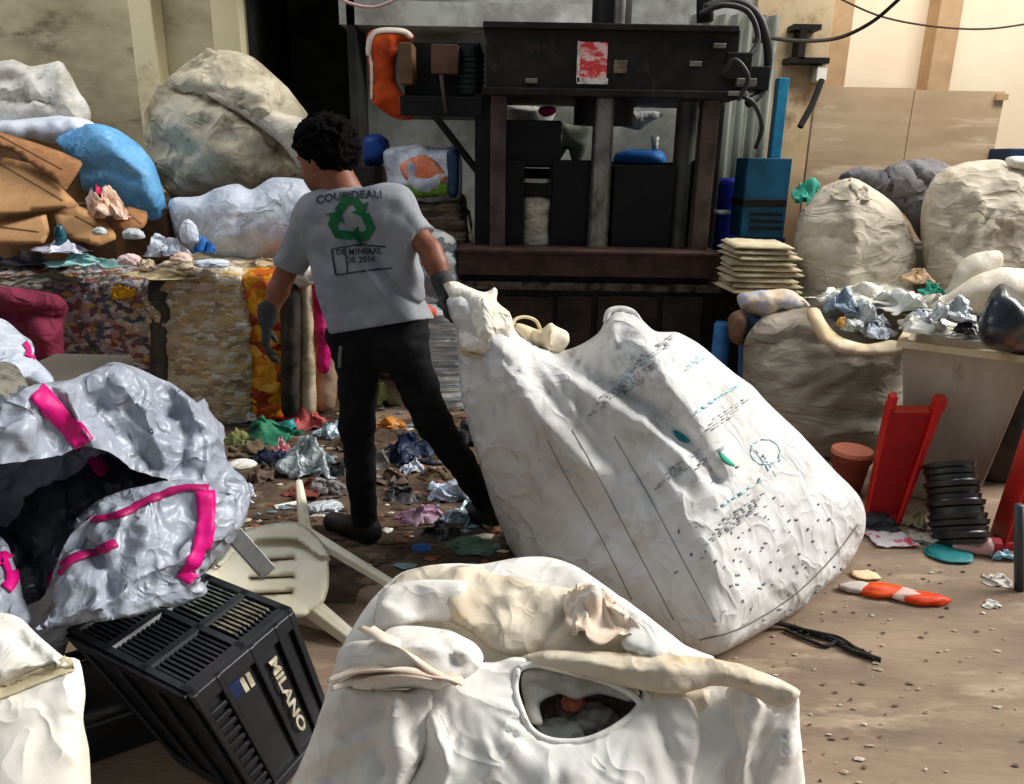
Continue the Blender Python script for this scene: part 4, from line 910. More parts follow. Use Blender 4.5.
topbits([('film_wad', 950, 308, 44, 26, M_clear, 'clear crinkled film wad at the left of the grey bin mouth', 'plastic wad', 0),
         ('film_wad', 920, 320, 40, 22, M_bwhite, 'white film wad behind the rim of the grey bin', 'plastic wad', .12),
         ('film_sheet', 935, 322, 70, 18, M_white, 'white film sheet spilling along the inside of the bin rim', 'plastic wad', .06),
         ('film_sheet', 975, 330, 60, 16, mat('milky_film', (226, 226, 220), .5), 'milky film sheet beside the black bag in the bin', 'plastic wad', .02),
         ('black_scrap', 966, 328, 28, 12, M_blackp, 'black scrap beside the black bag in the bin', 'plastic scrap', -.05)], 3.1)
lump('dark_filler', [(975, 420), (1000, 385), (1060, 380), (1060, 525), (990, 522), (978, 480)], 3.45, mat('dark_brown_filler', (66, 54, 46), .85, col2=(44, 38, 34), scale=6), 'dark filler added to darken the gap between the bin and second red crate', 'sack', t=.12, wr=(.03, 6), step=7, floor=True)  # added lump that darkens the gap beside the bin
# red crates
M_red = mat('red_plastic', (206, 22, 14), .45, col2=(180, 16, 12), scale=4, spec=.4); M_redd = mat('dark_red_plastic', (170, 16, 14), .6, col2=(140, 14, 14), scale=4)  # second, darker red for the front panel
def crate(label, B0, B1, T, back, ears=True):
    B0, B1, T = map(np.asarray, (B0, B1, T)); r = empty('red_crate', B0, label, 'crate')
    x_, z_ = B1 - B0, T - B0; yv = np.asarray(back, float)
    q = lambda a, b, c: B0 + x_ * a * (.78 + .42 * c) + yv * b + z_ * c
    def cb(nm, m, a0, a1, b0, b1, c0, c1, bv=.008):
        MB().add([q(a, b, c) for c in (c0, c1) for a, b in ((a0, b0), (a1, b0), (a1, b1), (a0, b1))], [(0, 3, 2, 1), (4, 5, 6, 7), (0, 1, 5, 4), (1, 2, 6, 5), (2, 3, 7, 6), (3, 0, 4, 7)]).build(nm, m, r, bevel=bv)
    cb('floor_panel', M_redd, .06, .86, -.46, -.3, .03, .93); cb('side_wall', M_red, .84, 1.02, -.62, .4, 0, .95, .012); cb('side_wall', M_red, 0, .08, -.5, .4, 0, .97, .01)
    cb('end_wall', M_red, 0, 1, -.5, .4, 0, .07); cb('end_wall', mat('red_orange_edge', (214, 66, 30), .5), .07, .85, -.4, .3, .9, .94)
    if ears: cb('ear', M_red, .0, .16, -.5, .1, .94, 1.07, .014); cb('ear', M_red, .82, 1.05, -.64, .1, .93, 1.06, .014)
    return r
B0 = G(864, 517); T = P(887, 400, 3.06)
crate('bright red plastic crate leaning upright against the grey bin', B0, B0 + [.19, .0, 0], T, [.05, .13, 0])
B0 = G(995, 540); T = P(1030, 432, 2.92)
crate('second red crate cut off by the right edge of the picture', B0, B0 + [.2, .0, 0], T, [.05, .18, 0], False)
ax0, ax1 = G(962, 545), P(948, 462, 2.92)
prof = []; n = 13
for i in range(n):
    t = i / n; r_ = .108 - .018 * t + .006 * math.sin(i * 2.3); prof += [(t, r_), (t + .7 / n, r_ * 1.06), (t + .75 / n, r_ * .93)]
prof += [(1, .07), (1.01, .02)]
o = MB().tube([ax0 + (ax1 - ax0) * t for t, _ in prof], [r_ for _, r_ in prof], 28).build('ribbed_stack', mat('black_ribbed_plastic', (34, 38, 38), .35, col2=(22, 25, 25), scale=8, spec=.6), smooth=True)
tag(o, 'black ribbed plastic stack leaning between the two red crates', 'plastic stack'); o.modifiers.new('e', 'EDGE_SPLIT').split_angle = .6
c = G(846, 492); zt = P(848, 452, c[1])[2]
pt = MB().tube([(c[0], c[1], 0), (c[0], c[1], zt * .8), (c[0], c[1], zt * .82), (c[0], c[1], zt)], [.06, .082, .09, .092], 24).build('pot', mat('rust_red_plastic', (138, 62, 46), .6, col2=(100, 44, 36), scale=7), smooth=False)
tag(pt, 'small rust coloured pot with a coral rim behind the dragged sack', 'pot')
MB().tube([(c[0], c[1], zt - .004), (c[0], c[1], zt + .014)], [.093, .088], 24).build('rim', mat('coral_rim', (216, 130, 104), .6), pt)
o = MB().tube([G(1019, 590), P(1019, 505, G(1019, 590)[1])], .016, 12).build('metal_post', mat('grey_post', (70, 74, 80), .5, .4), smooth=True); tag(o, 'thin dark grey metal post at the right edge of the floor', 'post')
# ================================================================== FLOOR LITTER
def lit(name, u, v, w, h, m, label, cat, seed=0, rough=.32, d=None, rz=0, flat=False, group=None, sub=4):
    c = G(u, v); k = np.linalg.norm(c - CAMP) / FPX
    sx = w * k; sz = h * k * (.75); sy = d * k if d else sx * .8
    if cat in SOFT: return film(name, c + [0, sy * .35, .002], (sx * 1.15, sy * 1.2, max(sz * 1.05, .012)), m, seed, label, cat, group)
    return crumple(name, c + [0, sy * .35, 0.002], (sx, sy, max(sz, .01)), m, seed, label=label, cat=cat, rough=rough, rz=rz, group=group, sub=sub)
def sheet(name, u, v, w, h, m, label, cat, seed=0, curl=.25, rz=0, group=None):
    c = G(u, v); k = np.linalg.norm(c - CAMP) / FPX; fs = abs((c - CAMP)[2]) / np.linalg.norm(c - CAMP)
    return flake(name, c, (w * k, h * k / fs), m, seed, label, cat, group, rz, curl)
M_navyc = mat('navy_film', (22, 34, 66), .5, col2=(14, 20, 40), scale=8, bump=.3)
M_blackf = mat('black_film', (26, 26, 28), .4, col2=(44, 46, 50), scale=7, bump=.4, spec=.5)
M_green = mat('green_film', (46, 128, 92), .5, col2=(28, 90, 66), scale=8, bump=.3)
M_pinkred = mat('dusty_red_film', (206, 96, 92), .55, col2=(150, 70, 72), scale=9, bump=.3)
M_brownc = mat('muddy_cloth', (110, 92, 70), .9, col2=(78, 64, 50), scale=8, bump=.3)
M_olive = mat('olive_net', (134, 136, 80), .8, col2=(92, 100, 54), scale=10, bump=.3)
M_amber = mat('amber_film', (216, 140, 44), .5, col2=(160, 96, 40), scale=10)
M_purple = mat('plum_film', (130, 84, 118), .4, col2=(176, 150, 160), scale=9, bump=.4)
M_silver = mat('silvery_wrapper', (176, 194, 202), .3, .3, col2=(90, 112, 120), scale=12, bump=.5)
LIT = [('black_bag', 226, 424, 32, 36, M_blackf, 'black film bag on the floor beneath the pale bale', 'bag'),
 ('white_wad', 252, 424, 24, 18, M_white, 'white wad beside the black film bag on the floor', 'wad'),
 ('green_bag', 260, 446, 64, 30, M_green, 'green plastic bag lying below the bales', 'bag'),
 ('olive_rag', 232, 446, 22, 20, M_olive, 'olive rag left of the green plastic bag', 'rag'),
 ('aqua_scrap', 286, 432, 20, 16, mat('turquoise', (60, 176, 180), .5), 'turquoise scrap on the right end of the green bag', 'plastic scrap'),
 ('red_film', 306, 430, 40, 26, M_pinkred, 'dusty red film crumpled behind the clear bag', 'plastic film'),
 ('clear_bag', 304, 478, 58, 46, mat('clear_film_bag', (186, 196, 196), .3, col2=(140, 152, 154), scale=8, bump=.4, spec=.6, crk=.4, fold=.6, fscale=14), 'crumpled clear plastic bag left of the planted leg', 'bag'),
 ('pink_scrap', 282, 456, 16, 22, mat('pale_rose', (224, 150, 158), .5), 'pale rose scrap tucked in the left of the clear bag', 'plastic scrap'),
 ('muddy_lump', 246, 458, 40, 18, M_brownc, 'muddy brown cloth lump below the green bag', 'cloth'),
 ('white_disc', 239, 470, 28, 10, M_white, 'white lid above the small white bag by the silver sack', 'lid'),
 ('white_bag', 238, 502, 30, 34, M_bwhite, 'small white bag at the right side of the silver sack', 'bag'),
 ('grey_film', 322, 498, 36, 20, mat('ash_film', (128, 124, 122), .4, col2=(96, 90, 88), scale=9, bump=.5), 'ash grey film wad below the clear bag', 'plastic film'),
 ('clear_tray', 322, 514, 34, 12, M_clear, 'clear crushed tray near the chair leg', 'tray'),
 ('olive_net', 380, 408, 34, 32, M_olive, 'olive green netting seen between the legs', 'netting'),
 ('white_cup', 372, 408, 14, 14, M_white, 'white crushed cup seen between the legs', 'cup'),
 ('amber_wrapper', 392, 430, 28, 14, M_amber, 'amber wrapper on the floor between the legs', 'wrapper'),
 ('amber_wrapper', 366, 432, 22, 10, mat('burnt_orange', (190, 104, 40), .5), 'burnt orange wrapper right of the planted shin', 'wrapper'),
 ('navy_bag', 408, 466, 62, 40, M_navyc, 'navy blue film bag behind the trailing knee', 'bag'),
 ('grey_film', 378, 470, 30, 26, mat('stone_film', (124, 118, 112), .45, col2=(90, 86, 82), scale=9, bump=.4), 'stone grey film left of the navy bag', 'plastic film'),
 ('white_scrap', 411, 474, 22, 20, M_bwhite, 'white scrap in front of the navy bag', 'plastic scrap'),
 ('white_bag', 456, 502, 54, 38, mat('blue_white_film', (206, 214, 232), .4, col2=(164, 176, 198), scale=8, bump=.3, spec=.5, crk=.4, fold=.6, fscale=12), 'bluish white crumpled bag between the feet and the dragged sack', 'bag'),
 ('brown_rag', 436, 482, 30, 16, M_brownc, 'brown rag behind the bluish white bag', 'rag'),
 ('foil_wrapper', 462, 526, 42, 26, M_silver, 'silvery wrapper in front of the bluish white bag', 'wrapper'),
 ('plum_bag', 416, 526, 44, 26, M_purple, 'plum coloured film bag beside the planted shoe', 'bag'),
 ('blue_disc', 421, 553, 20, 9, mat('cap_blue', (36, 96, 160), .4), 'blue plastic cap in front of the planted shoe', 'cap'),
 ('white_chip', 386, 534, 12, 7, M_white, 'white chip close by the heel of the planted shoe', 'chip'),
 ('green_bottle', 472, 556, 50, 12, mat('bottle_green_glass', (70, 96, 80), .25, col2=(110, 136, 120), scale=9), 'flattened green bottle in the shade of the dragged sack', 'bottle'),
 ('black_film', 500, 520, 50, 34, M_blackf, 'black film heap against the left edge of the dragged sack', 'plastic film'),
 ('black_film', 470, 446, 44, 36, mat('matt_black_film', (22, 22, 22), .6), 'matt black film behind the trailing knee beside the dragged sack', 'plastic film'),
 ('red_plastic', 448, 406, 26, 24, mat('scarlet_film', (232, 60, 48), .5, col2=(190, 40, 36), scale=9), 'scarlet plastic below the white paper bale', 'plastic scrap'),
 ('teal_scrap', 460, 410, 14, 10, mat('teal_film', (20, 150, 150), .5), 'teal scrap right of the scarlet plastic', 'plastic scrap'),
 ('white_wad', 434, 414, 18, 18, M_film, 'white film wad left of the scarlet plastic', 'wad'),
 ('orange_ball', 294, 420, 16, 14, mat('brick_orange', (150, 62, 34), .6), 'brick orange ball at the foot of the black rolled mat', 'ball'),
 ('dark_shoe', 332, 392, 22, 14, mat('dark_brown_shoe', (44, 36, 32), .6), 'dark brown shoe on the floor under the magenta sack', 'shoe'),
 ('teal_dish', 956, 562, 40, 8, mat('deep_teal', (22, 120, 122), .5), 'deep teal lid in front of the black ribbed stack', 'lid'),
 ('blue_scrap', 1006, 560, 22, 10, mat('ice_blue', (150, 190, 206), .5), 'ice blue scrap beside the grey post', 'plastic scrap'),
 ('olive_scrap', 918, 530, 22, 20, mat('khaki_paper', (150, 140, 104), .8), 'khaki paper scrap between the red crate and the ribbed stack', 'paper scrap'),
 ('grey_paper', 930, 546, 30, 8, mat('pale_grey_paper', (180, 172, 160), .8), 'pale grey paper at the foot of the ribbed stack', 'paper scrap'),
 ('dark_rag', 884, 530, 40, 16, mat('charcoal_rag', (58, 56, 60), .8), 'charcoal rag behind the printed packet by the red crate', 'rag'),
 ('white_scrap', 993, 608, 14, 5, M_white, 'small white scrap lying alone on the floor near the grey post', 'plastic scrap'),
 ('white_scrap', 1000, 586, 22, 6, mat('dusty_white', (196, 186, 176), .7), 'dusty white scrap at the foot of the grey post', 'plastic scrap')]
for i, (nm, u, v, cm, lab) in enumerate((('film_scrap', 345, 452, M_brownc, 'muddy scrap half hidden behind the planted knee'), ('film_scrap', 262, 486, mat('umber_film', (84, 64, 50), .6), 'umber scrap between the small white bag and the chair leg'), ('film_scrap', 330, 440, M_silver, 'silvery scrap at the right end of the dusty red film'),
        ('film_scrap', 390, 486, mat('mocha_film', (96, 78, 66), .6), 'mocha scrap on the floor right of the planted shin'), ('film_scrap', 400, 505, mat('smoke_film', (72, 70, 72), .5), 'smoke grey scrap above the plum film bag'), ('film_scrap', 440, 540, M_blackf, 'black scrap left of the flattened green bottle'),
        ('film_scrap', 300, 500, mat('rust_film', (120, 60, 46), .6), 'rust red scrap by the tip of the chair leg'), ('film_scrap', 268, 466, M_navyc, 'navy scrap at the left of the clear plastic bag'), ('film_scrap', 424, 445, M_olive, 'olive scrap above the navy film bag'), ('film_scrap', 340, 478, M_blackf, 'black scrap against the planted calf'))):
    LIT.append((nm, u, v, 34, 20, cm, lab, 'plastic scrap'))
for i, (nm, u, v, w, h, m, lab, cat) in enumerate(LIT):
    lit(nm, u, v, w, h, m, lab, cat, i, rough=.1 if cat in ('ball', 'lid', 'cap', 'cup') else .34)
c = G(890, 541); pkx = flake('printed_packet', c, (.17, .13), mat('packet_white', (222, 214, 216), .5, col2=(216, 60, 90), scale=22, mix=(.55, .6)), 3, 'white and pink printed packet in front of the leaning red crate', 'packet', curl=.2)
c = G(976, 553)
cup = MB().tube([c + [-.09, .02, .03], c + [0, 0, .03], c + [.0, 0, .03], c + [.05, -.012, .035]], [.026, .034, .034, .036], 16).build('paper_cup', mat('rosy_cup', (214, 168, 166), .6), smooth=True); tag(cup, 'rosy cup with a crimson end lying in front of the ribbed stack', 'cup')
MB().tube([c + [.045, -.011, .0352], c + [.075, -.018, .037]], [.0375, .036], 16).build('lid', mat('crimson', (150, 22, 30), .5), cup)
# orange and white wrapper
M_oran = mat('safety_orange', (240, 82, 16), .5, col2=(226, 60, 10), scale=8); wp = empty('wrapper', G(895, 597), 'crumpled orange and white wrapper alone on the floor right of the sack', 'wrapper')
for i, (u, v, w, h, m, nm) in enumerate(((858, 592, 28, 14, MATS['dusty_white'], 'clear_end'), (883, 596, 36, 18, M_oran, 'orange_panel'), (908, 600, 26, 16, mat('pinkish_white', (226, 190, 176), .5), 'white_panel'), (926, 604, 34, 16, M_oran, 'orange_panel'), (866, 578, 22, 6, mat('cream_tab', (232, 204, 160), .6), 'tab'))):
    c = G(u, v); k = np.linalg.norm(c - CAMP) / FPX
    crumple(nm, c + [0, .01, .002], (w * k * 1.15, .07, h * k * .62), m, 50 + i, wp, sub=3, rough=.25)
# rope
def rope(pts, r=.006): return curve_pts([G(u, v, z) for u, v, z in pts], 10)
ro = MB(); ro.tube(rope([(775, 622, .03), (790, 626, .012), (815, 634, .01), (835, 640, .01), (850, 650, .01), (866, 655, .01), (881, 660, .01)]), .009, 7)
ro.tube(rope([(785, 630, .008), (808, 640, .008), (826, 646, .008), (838, 641, .012), (852, 646, .012), (872, 656, .012)]), .006, 7)
ro.tube(rope([(800, 629, .014), (820, 633, .018), (840, 638, .016), (858, 650, .014)]), .006, 7)
for i in range(22):
    t = i / 22; u, v = 795 + 80 * t, 628 + 30 * t; ro.tube([G(u, v, .012), G(u + random.uniform(-7, 9), v + random.uniform(-5, 4), random.uniform(.004, .03))], .0022, 5)
tag(ro.build('rope', mat('black_rope', (28, 25, 24), .85, col2=(50, 44, 40), scale=20), smooth=True), 'frayed black rope trailing from under the dragged sack', 'rope')
for (u0, v0, u1, v1, w, m, nm, lab, cat) in ((256, 412, 332, 411, 7, M_white, 'white_batten', 'flat white batten on the floor below the bales', 'batten'), (276, 511, 300, 506, 5, M_white, 'white_stick', 'short white stick left of the chair leg', 'stick'), (228, 497, 236, 496, 4, mat('bone', (214, 206, 190), .7), 'thin_stick', 'tiny pale stick beside the small white bag', 'stick'),
                                            (358, 534, 430, 528, 9, mat('old_wood', (92, 70, 52), .85, col2=(66, 50, 38), scale=8), 'wood_strip', 'dull brown wood strip across the floor behind the planted shoe', 'wood')):
    a, b_ = G(u0, v0), G(u1, v1); k = np.linalg.norm(a - CAMP) / FPX; dd = (b_ - a) / np.linalg.norm(b_ - a); nn_ = np.array([-dd[1], dd[0], 0])
    tag(MB().hexa(a + [0, 0, .002], b_ - a, nn_ * w * k * 1.6, [0, 0, w * k * .5]).build(nm, m, bevel=.003), lab, cat)
# trodden muck under the litter, its brown darkened for the shade round the feet
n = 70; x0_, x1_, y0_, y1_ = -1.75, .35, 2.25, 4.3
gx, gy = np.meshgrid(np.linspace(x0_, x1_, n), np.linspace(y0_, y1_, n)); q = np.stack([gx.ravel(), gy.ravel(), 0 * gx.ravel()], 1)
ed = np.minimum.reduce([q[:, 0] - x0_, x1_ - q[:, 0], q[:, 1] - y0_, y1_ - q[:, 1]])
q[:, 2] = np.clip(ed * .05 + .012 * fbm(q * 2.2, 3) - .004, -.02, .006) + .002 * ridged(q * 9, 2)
tag(raw('shaded_dirt', q, [(i * n + j, i * n + j + 1, (i + 1) * n + j + 1, (i + 1) * n + j) for i in range(n - 1) for j in range(n - 1)],
    mat('shaded_muck', (96, 78, 62), .85, col2=(62, 50, 41), scale=5, mix=(.4, .62), bump=.6, bscale=40, col3=(124, 104, 84))), 'dark trodden muck on the floor around the person\'s feet', 'dirt', kind='stuff')
# countless tiny chips trodden into the floor; browner in the centre for the shade
lm = [mat('chip_pale', (206, 192, 172), .8), mat('chip_brown', (84, 66, 52), .9), mat('chip_rust', (146, 92, 66), .9), mat('chip_blue', (120, 146, 156), .7), mat('chip_sand', (184, 164, 140), .8), mat('chip_mud', (124, 104, 86), .9)]
V = []; Fc = []; MI = []
rr = random.Random(5)
for i in range(900):
    if i < 240: u, v = rr.uniform(620, 1040), 565 + 235 * rr.random() ** 1.3
    else: u, v = rr.uniform(200, 530), rr.uniform(390, 570)
    c = G(u, v); s = rr.uniform(.003, .009) * (rr.choice([.6, .8, 1, 1.3]) if i < 240 else 3.2); a = rr.uniform(0, 6.28); l = rr.uniform(1, 2.4)
    n_ = len(V); k_ = rr.choice([4, 5, 6])
    for t in range(k_):
        w = a + 6.283 * t / k_ + rr.uniform(-.3, .3); r_ = s * rr.uniform(.6, 1)
        V.append((c[0] + math.cos(w) * r_ * l, c[1] + math.sin(w) * r_, (.002 if i < 240 else .009) + rr.uniform(0, .004)))
    V.append((c[0], c[1], (.004 if i < 240 else .012) + s * .35))
    for t in range(k_): Fc.append((n_ + t, n_ + (t + 1) % k_, n_ + k_))
    MI += [rr.choice([0, 0, 4, 4, 4, 5, 5, 1]) if i < 240 else rr.choice([0, 1, 1, 1, 1, 1, 2, 3])] * k_
o = raw('litter', V, Fc, lm, smooth=False); o.data.polygons.foreach_set('material_index', MI); tag(o, 'tiny pale and brown chips trodden over the dirt floor', 'litter', kind='stuff')
# ================================================================== THE PERSON
M_skin = mat('brown_skin', (140, 86, 62), .5, col2=(122, 72, 52), scale=8, spec=.35)
M_hair = mat('black_hair', (9, 8, 8), .9, col2=(16, 13, 12), scale=40, bump=.6, bscale=120, spec=.05)
M_shirt = mat('grey_tee', (146, 148, 152), .9, col2=(132, 134, 140), scale=6, bump=.25, bscale=30)
M_trous = mat('black_denim', (15, 15, 16), .85, col2=(24, 24, 26), scale=7, bump=.3, bscale=40, spec=.15)
M_shoe = mat('black_shoe', (22, 20, 19), .6, col2=(40, 36, 33), scale=12); M_glove = mat('dark_grey_glove', (66, 68, 66), .85, col2=(48, 50, 48), scale=12, bump=.3)
H_ = P(325, 158, 2.90)                                     # head centre
fd = np.array([-.84, .46, -.30]); fd /= np.linalg.norm(fd)  # where the face looks
sd = np.cross(fd, [0, 0, 1.0]); sd /= np.linalg.norm(sd); ud = np.cross(sd, fd)
RH = np.stack([fd, sd, ud], 1)
hd = lambda a, b, c: H_ + fd * a + sd * b + ud * c
neck0 = P(343, 192, 2.86); shL = P(314, 220, 2.90); shR = P(398, 213, 2.74)
elL = P(284, 276, 2.90); wrL = P(268, 318, 2.84); elR = P(431, 251, 2.66); wrR = P(445, 289, 2.60)
hipL = P(359, 350, 2.76); hipR = P(402, 345, 2.68); waist = P(380, 322, 2.73)
knL = P(357, 425, 2.70); anL = P(365, 524, 2.70); knR = P(432, 420, 2.66); anR = P(488, 503, 2.80)
chest = P(356, 225, 2.83)
def body_sdf(p):
    d = ellip(p, hd(0, 0, .0), (.096, .076, .112), RH)
    d = smin(d, ellip(p, hd(.05, 0, -.06), (.05, .054, .06), RH), .04)                     # jaw
    d = smin(d, rcone(p, hd(.096, 0, .0), hd(.118, 0, -.026), .010, .016), .015)             # nose
    d = smin(d, ellip(p, hd(.094, 0, -.058), (.014, .024, .010), RH), .012)                 # lips
    d = smin(d, ellip(p, hd(.088, 0, .028), (.014, .05, .010), RH), .015)                   # brow
    for s in (-1, 1):
        e = ellip(p, hd(-.005, s * .078, -.012), (.022, .012, .034), RH)
        e = np.maximum(e, -(ellip(p, hd(.004, s * .09, -.01), (.012, .01, .02), RH)))
        d = smin(d, e, .008)
        d = np.maximum(d, -(ellip(p, hd(.092, s * .032, .008), (.012, .018, .010), RH)) * 1.0)
        d = smin(d, ellip(p, hd(.078, s * .032, .008), (.014, .014, .012), RH), .006)
    d = smin(d, rcone(p, hd(-.03, 0, -.08), neck0, .052, .06), .04)
    t = rcone(p, shL, shR, .055, .055); t = smin(t, rcone(p, neck0, chest, .06, .10), .06)
    t = smin(t, rcone(p, chest, waist, .085, .07), .05); t = smin(t, rcone(p, hipL, hipR, .07, .07), .05)
    d = smin(d, t, .04)
    for s, e, w, k in ((shL, elL, wrL, 0), (shR, elR, wrR, 1)):
        a = rcone(p, s, e, .05, .038); f = np.asarray(w) - np.asarray(e)
        a = smin(a, rcone(p, e, e + f * .35, .036, .039), .02); a = smin(a, rcone(p, e + f * .35, w, .039, .026), .02)
        dd = f / np.linalg.norm(f)
        a = smin(a, rcone(p, w, w + dd * .03, .024, .012), .01)
        d = smin(d, a, .03)
    for h, k_, an in ((hipL, knL, anL), (hipR, knR, anR)):
        a = rcone(p, h, k_, .062, .046); a = smin(a, rcone(p, k_, k_ + (an - k_) * .35, .044, .045), .03); a = smin(a, rcone(p, k_ + (an - k_) * .35, an, .045, .032), .02)
        d = smin(d, a, .03)
    return d
allp = np.array([H_, elL, wrL, elR, wrR, hipL, hipR, knL, knR, anL, anR, neck0, shL, shR])
lo_, hi_ = allp.min(0) - .2, allp.max(0) + .2; lo_[2] = -.02
person = sdf_mesh('person', body_sdf, lo_, hi_, .0075, M_skin)
tag(person, 'person in grey recycling tee and black trousers dragging the huge sack', 'person')
# hair
def hair_sdf(p):
    d = ellip(p, hd(-.022, 0, .05), (.118, .108, .10), RH)
    d = smin(d, ellip(p, hd(-.055, 0, .0), (.075, .09, .08), RH), .03)
    q = p * 38
    d = d + .014 * fbm(q, 2) + .006 * perlin(p * 95)
    d = np.maximum(d, plane(p, hd(.055, 0, .035), fd * .75 - ud * .62))
    return d
sdf_mesh('hair', hair_sdf, H_ - .24, H_ + .24, .0055, M_hair, person)
# shirt
tor_ax = (waist - neck0); tor_ax /= np.linalg.norm(tor_ax)
across = shR - shL; across /= np.linalg.norm(across)
hemL, hemR = P(336, 334, 2.74), P(421, 320, 2.66)
hem_n = np.cross(hemR - hemL, np.cross(across, tor_ax)); hem_n /= np.linalg.norm(hem_n)
if hem_n @ tor_ax < 0: hem_n = -hem_n
sL1 = elL + (shL - elL) * .12; sR1 = elR + (shR - elR) * .28
bL, bR = P(350, 330, 2.76), P(405, 322, 2.70)
mL, mR = P(345, 285, 2.79), P(394, 280, 2.73)
def shirt_sdf(p):
    d = rcone(p, shL + across * .02, shR - across * .02, .078, .078)
    d = smin(d, rcone(p, neck0 + tor_ax * .045, chest, .07, .115), .07)
    d = smin(d, rcone(p, shL + across * .055, mL, .105, .092), .06); d = smin(d, rcone(p, shR - across * .055, mR, .105, .088), .06)
    d = smin(d, rcone(p, mL, bL + tor_ax * .06, .092, .10), .05); d = smin(d, rcone(p, mR, bR + tor_ax * .06, .088, .10), .05)
    d = smin(d, rcone(p, chest, waist, .118, .112), .05)
    for s, e, r0, r1 in ((shL, sL1, .07, .066), (shR, sR1, .07, .066)):
        a = rcone(p, s, e + (e - s) * .2, r0, r1); n = (e - s); a = np.maximum(a, plane(p, e, n))
        d = smin(d, a, .035)
    # folds: diagonal pulls from the right shoulder to the left hip and soft crumples
    w = (p - chest); al = w @ tor_ax; ac = w @ across
    ph = ac * 36 - al * 22 + 2.2 * perlin(p * 6)
    d = d + .008 * np.sin(ph) * np.clip(al * 6 + .3, 0, 1) + .006 * ridged(p * 7, 2) - .003
    d = d + .016 * np.exp(-((ac - .035 - al * .62) / .012) ** 2) * np.clip((al + .04) * 10, 0, 1)
    d = d - .02 * np.exp(-((ac - .01 - al * .62) / .016) ** 2) * np.clip((al + .06) * 10, 0, 1)
    d = np.maximum(d, plane(p, hemL, hem_n))
    nk = neck0 - tor_ax * -.0
    d = np.maximum(d, -(rcone(p, neck0 - tor_ax * .12, neck0 + tor_ax * .004, .07, .066)))
    return d
shirt = sdf_mesh('t_shirt', shirt_sdf, lo_, hi_, .006, M_shirt, person)
# trousers and shoes
def trou_sdf(p):
    d = rcone(p, hipL, hipR, .098, .094); d = smin(d, rcone(p, bL, bR, .092, .088), .04)
    for h, k_, an in ((hipL, knL, anL), (hipR, knR, anR)):
        a = rcone(p, h, k_, .088, .066); a = smin(a, rcone(p, k_, an, .066, .052), .03)
        n = an - k_; a = np.maximum(a, plane(p, an + n / np.linalg.norm(n) * .03, n)); d = smin(d, a, .035)
    d = d + .005 * ridged(p * [9, 9, 16], 2) - .001
    return np.maximum(d, plane(p, hemL - hem_n * .03, -hem_n))
trous = sdf_mesh('trousers', trou_sdf, lo_, hi_, .0075, M_trous, person)
tdir = np.array([-.86, .5, 0]); tdir /= np.linalg.norm(tdir)
def shoe(an, toe, heel, nm):
    def f(p):
        d = rcone(p, heel, toe, .042, .04); d = smin(d, rcone(p, an, heel, .044, .044), .03); d = smin(d, rcone(p, an, heel * .45 + toe * .55, .04, .034), .03)
        return np.maximum(d, -(p[:, 2] - .006))
    al = np.array([an, toe, heel]); o = sdf_mesh(nm, f, al.min(0) - .09, al.max(0) + .09, .006, M_shoe, person); return o
hl = np.array([anL[0], anL[1], .045]) - tdir * .02; shoe(anL, hl + tdir * .19 + [0, 0, -.008], hl, 'shoe')
toeR = anR + np.array([-.02, .06, 0]); toeR[2] = .042; tr2 = np.array([anR[0], anR[1], anR[2] - .03]); shoe(anR, toeR + tdir * .06, tr2 + [.02, -.0, -.02], 'shoe')
stroke('pocket_zip', trous, [(341, 346), (340, 356), (340, 368)], 3, mat('zip_grey', (110, 110, 104), .5, .4), trous, off=.003, step=3)
# gloves with five fingers
def glove(w, dirn, palmn, curl, thumb_side, nm='glove'):
    dirn = np.asarray(dirn, float); dirn /= np.linalg.norm(dirn); palmn = np.asarray(palmn, float); palmn -= dirn * (palmn @ dirn); palmn /= np.linalg.norm(palmn)
    side = np.cross(dirn, palmn) * thumb_side
    kn = [w + dirn * (.092 + a) + side * s for s, a in ((.033, -.004), (.012, .003), (-.010, 0), (-.031, -.010))]
    lens = (.070, .078, .072, .058); segs = []
    for q, (k0, L) in enumerate(zip(kn, lens)):
        cur = k0; ang = curl * (.55 + .12 * q)
        for j, fr in enumerate((.45, .32, .23)):
            dv = dirn * math.cos(ang) + palmn * math.sin(ang); nx = cur + dv * L * fr; segs.append((cur, nx, .0105 - .001 * j, .0098 - .001 * j)); cur = nx; ang += curl * .62
    tb = w + dirn * .03 + side * .03; t1 = tb + (side * .75 + dirn * .55 + palmn * .3) * .04; t2 = t1 + (side * .25 + dirn * .7 + palmn * .55) * .036
    def f(p):
        d = rcone(p, w - dirn * .04, w, .038, .034)
        for s in (-.022, 0, .022): d = smin(d, rcone(p, w + dirn * .01 + side * s * .6, w + dirn * .085 + side * s * 1.25, .017, .0155), .015)
        for a, b, r0, r1 in segs: d = np.minimum(d, smin(d, rcone(p, a, b, r0, r1), .004))
        d = smin(d, rcone(p, tb - side * .012, t1, .015, .012), .01); d = smin(d, rcone(p, t1, t2, .012, .0095), .006)
        return d
    al = np.array([w - dirn * .05, w + dirn * .2, t2, kn[0], kn[3]] + [s[1] for s in segs])
    return sdf_mesh(nm, f, al.min(0) - .05, al.max(0) + .05, .0035, M_glove, person)
glove(wrL + (wrL - elL) / np.linalg.norm(wrL - elL) * .01, (wrL - elL) * .7 + [0.02, 0, -.12], [.85, .2, -.1], .55, -1)
dR = P(455, 318, 2.56) - wrR
glove(wrR + dR * .05, dR, [.55, -.45, .0], 1.0, 1)
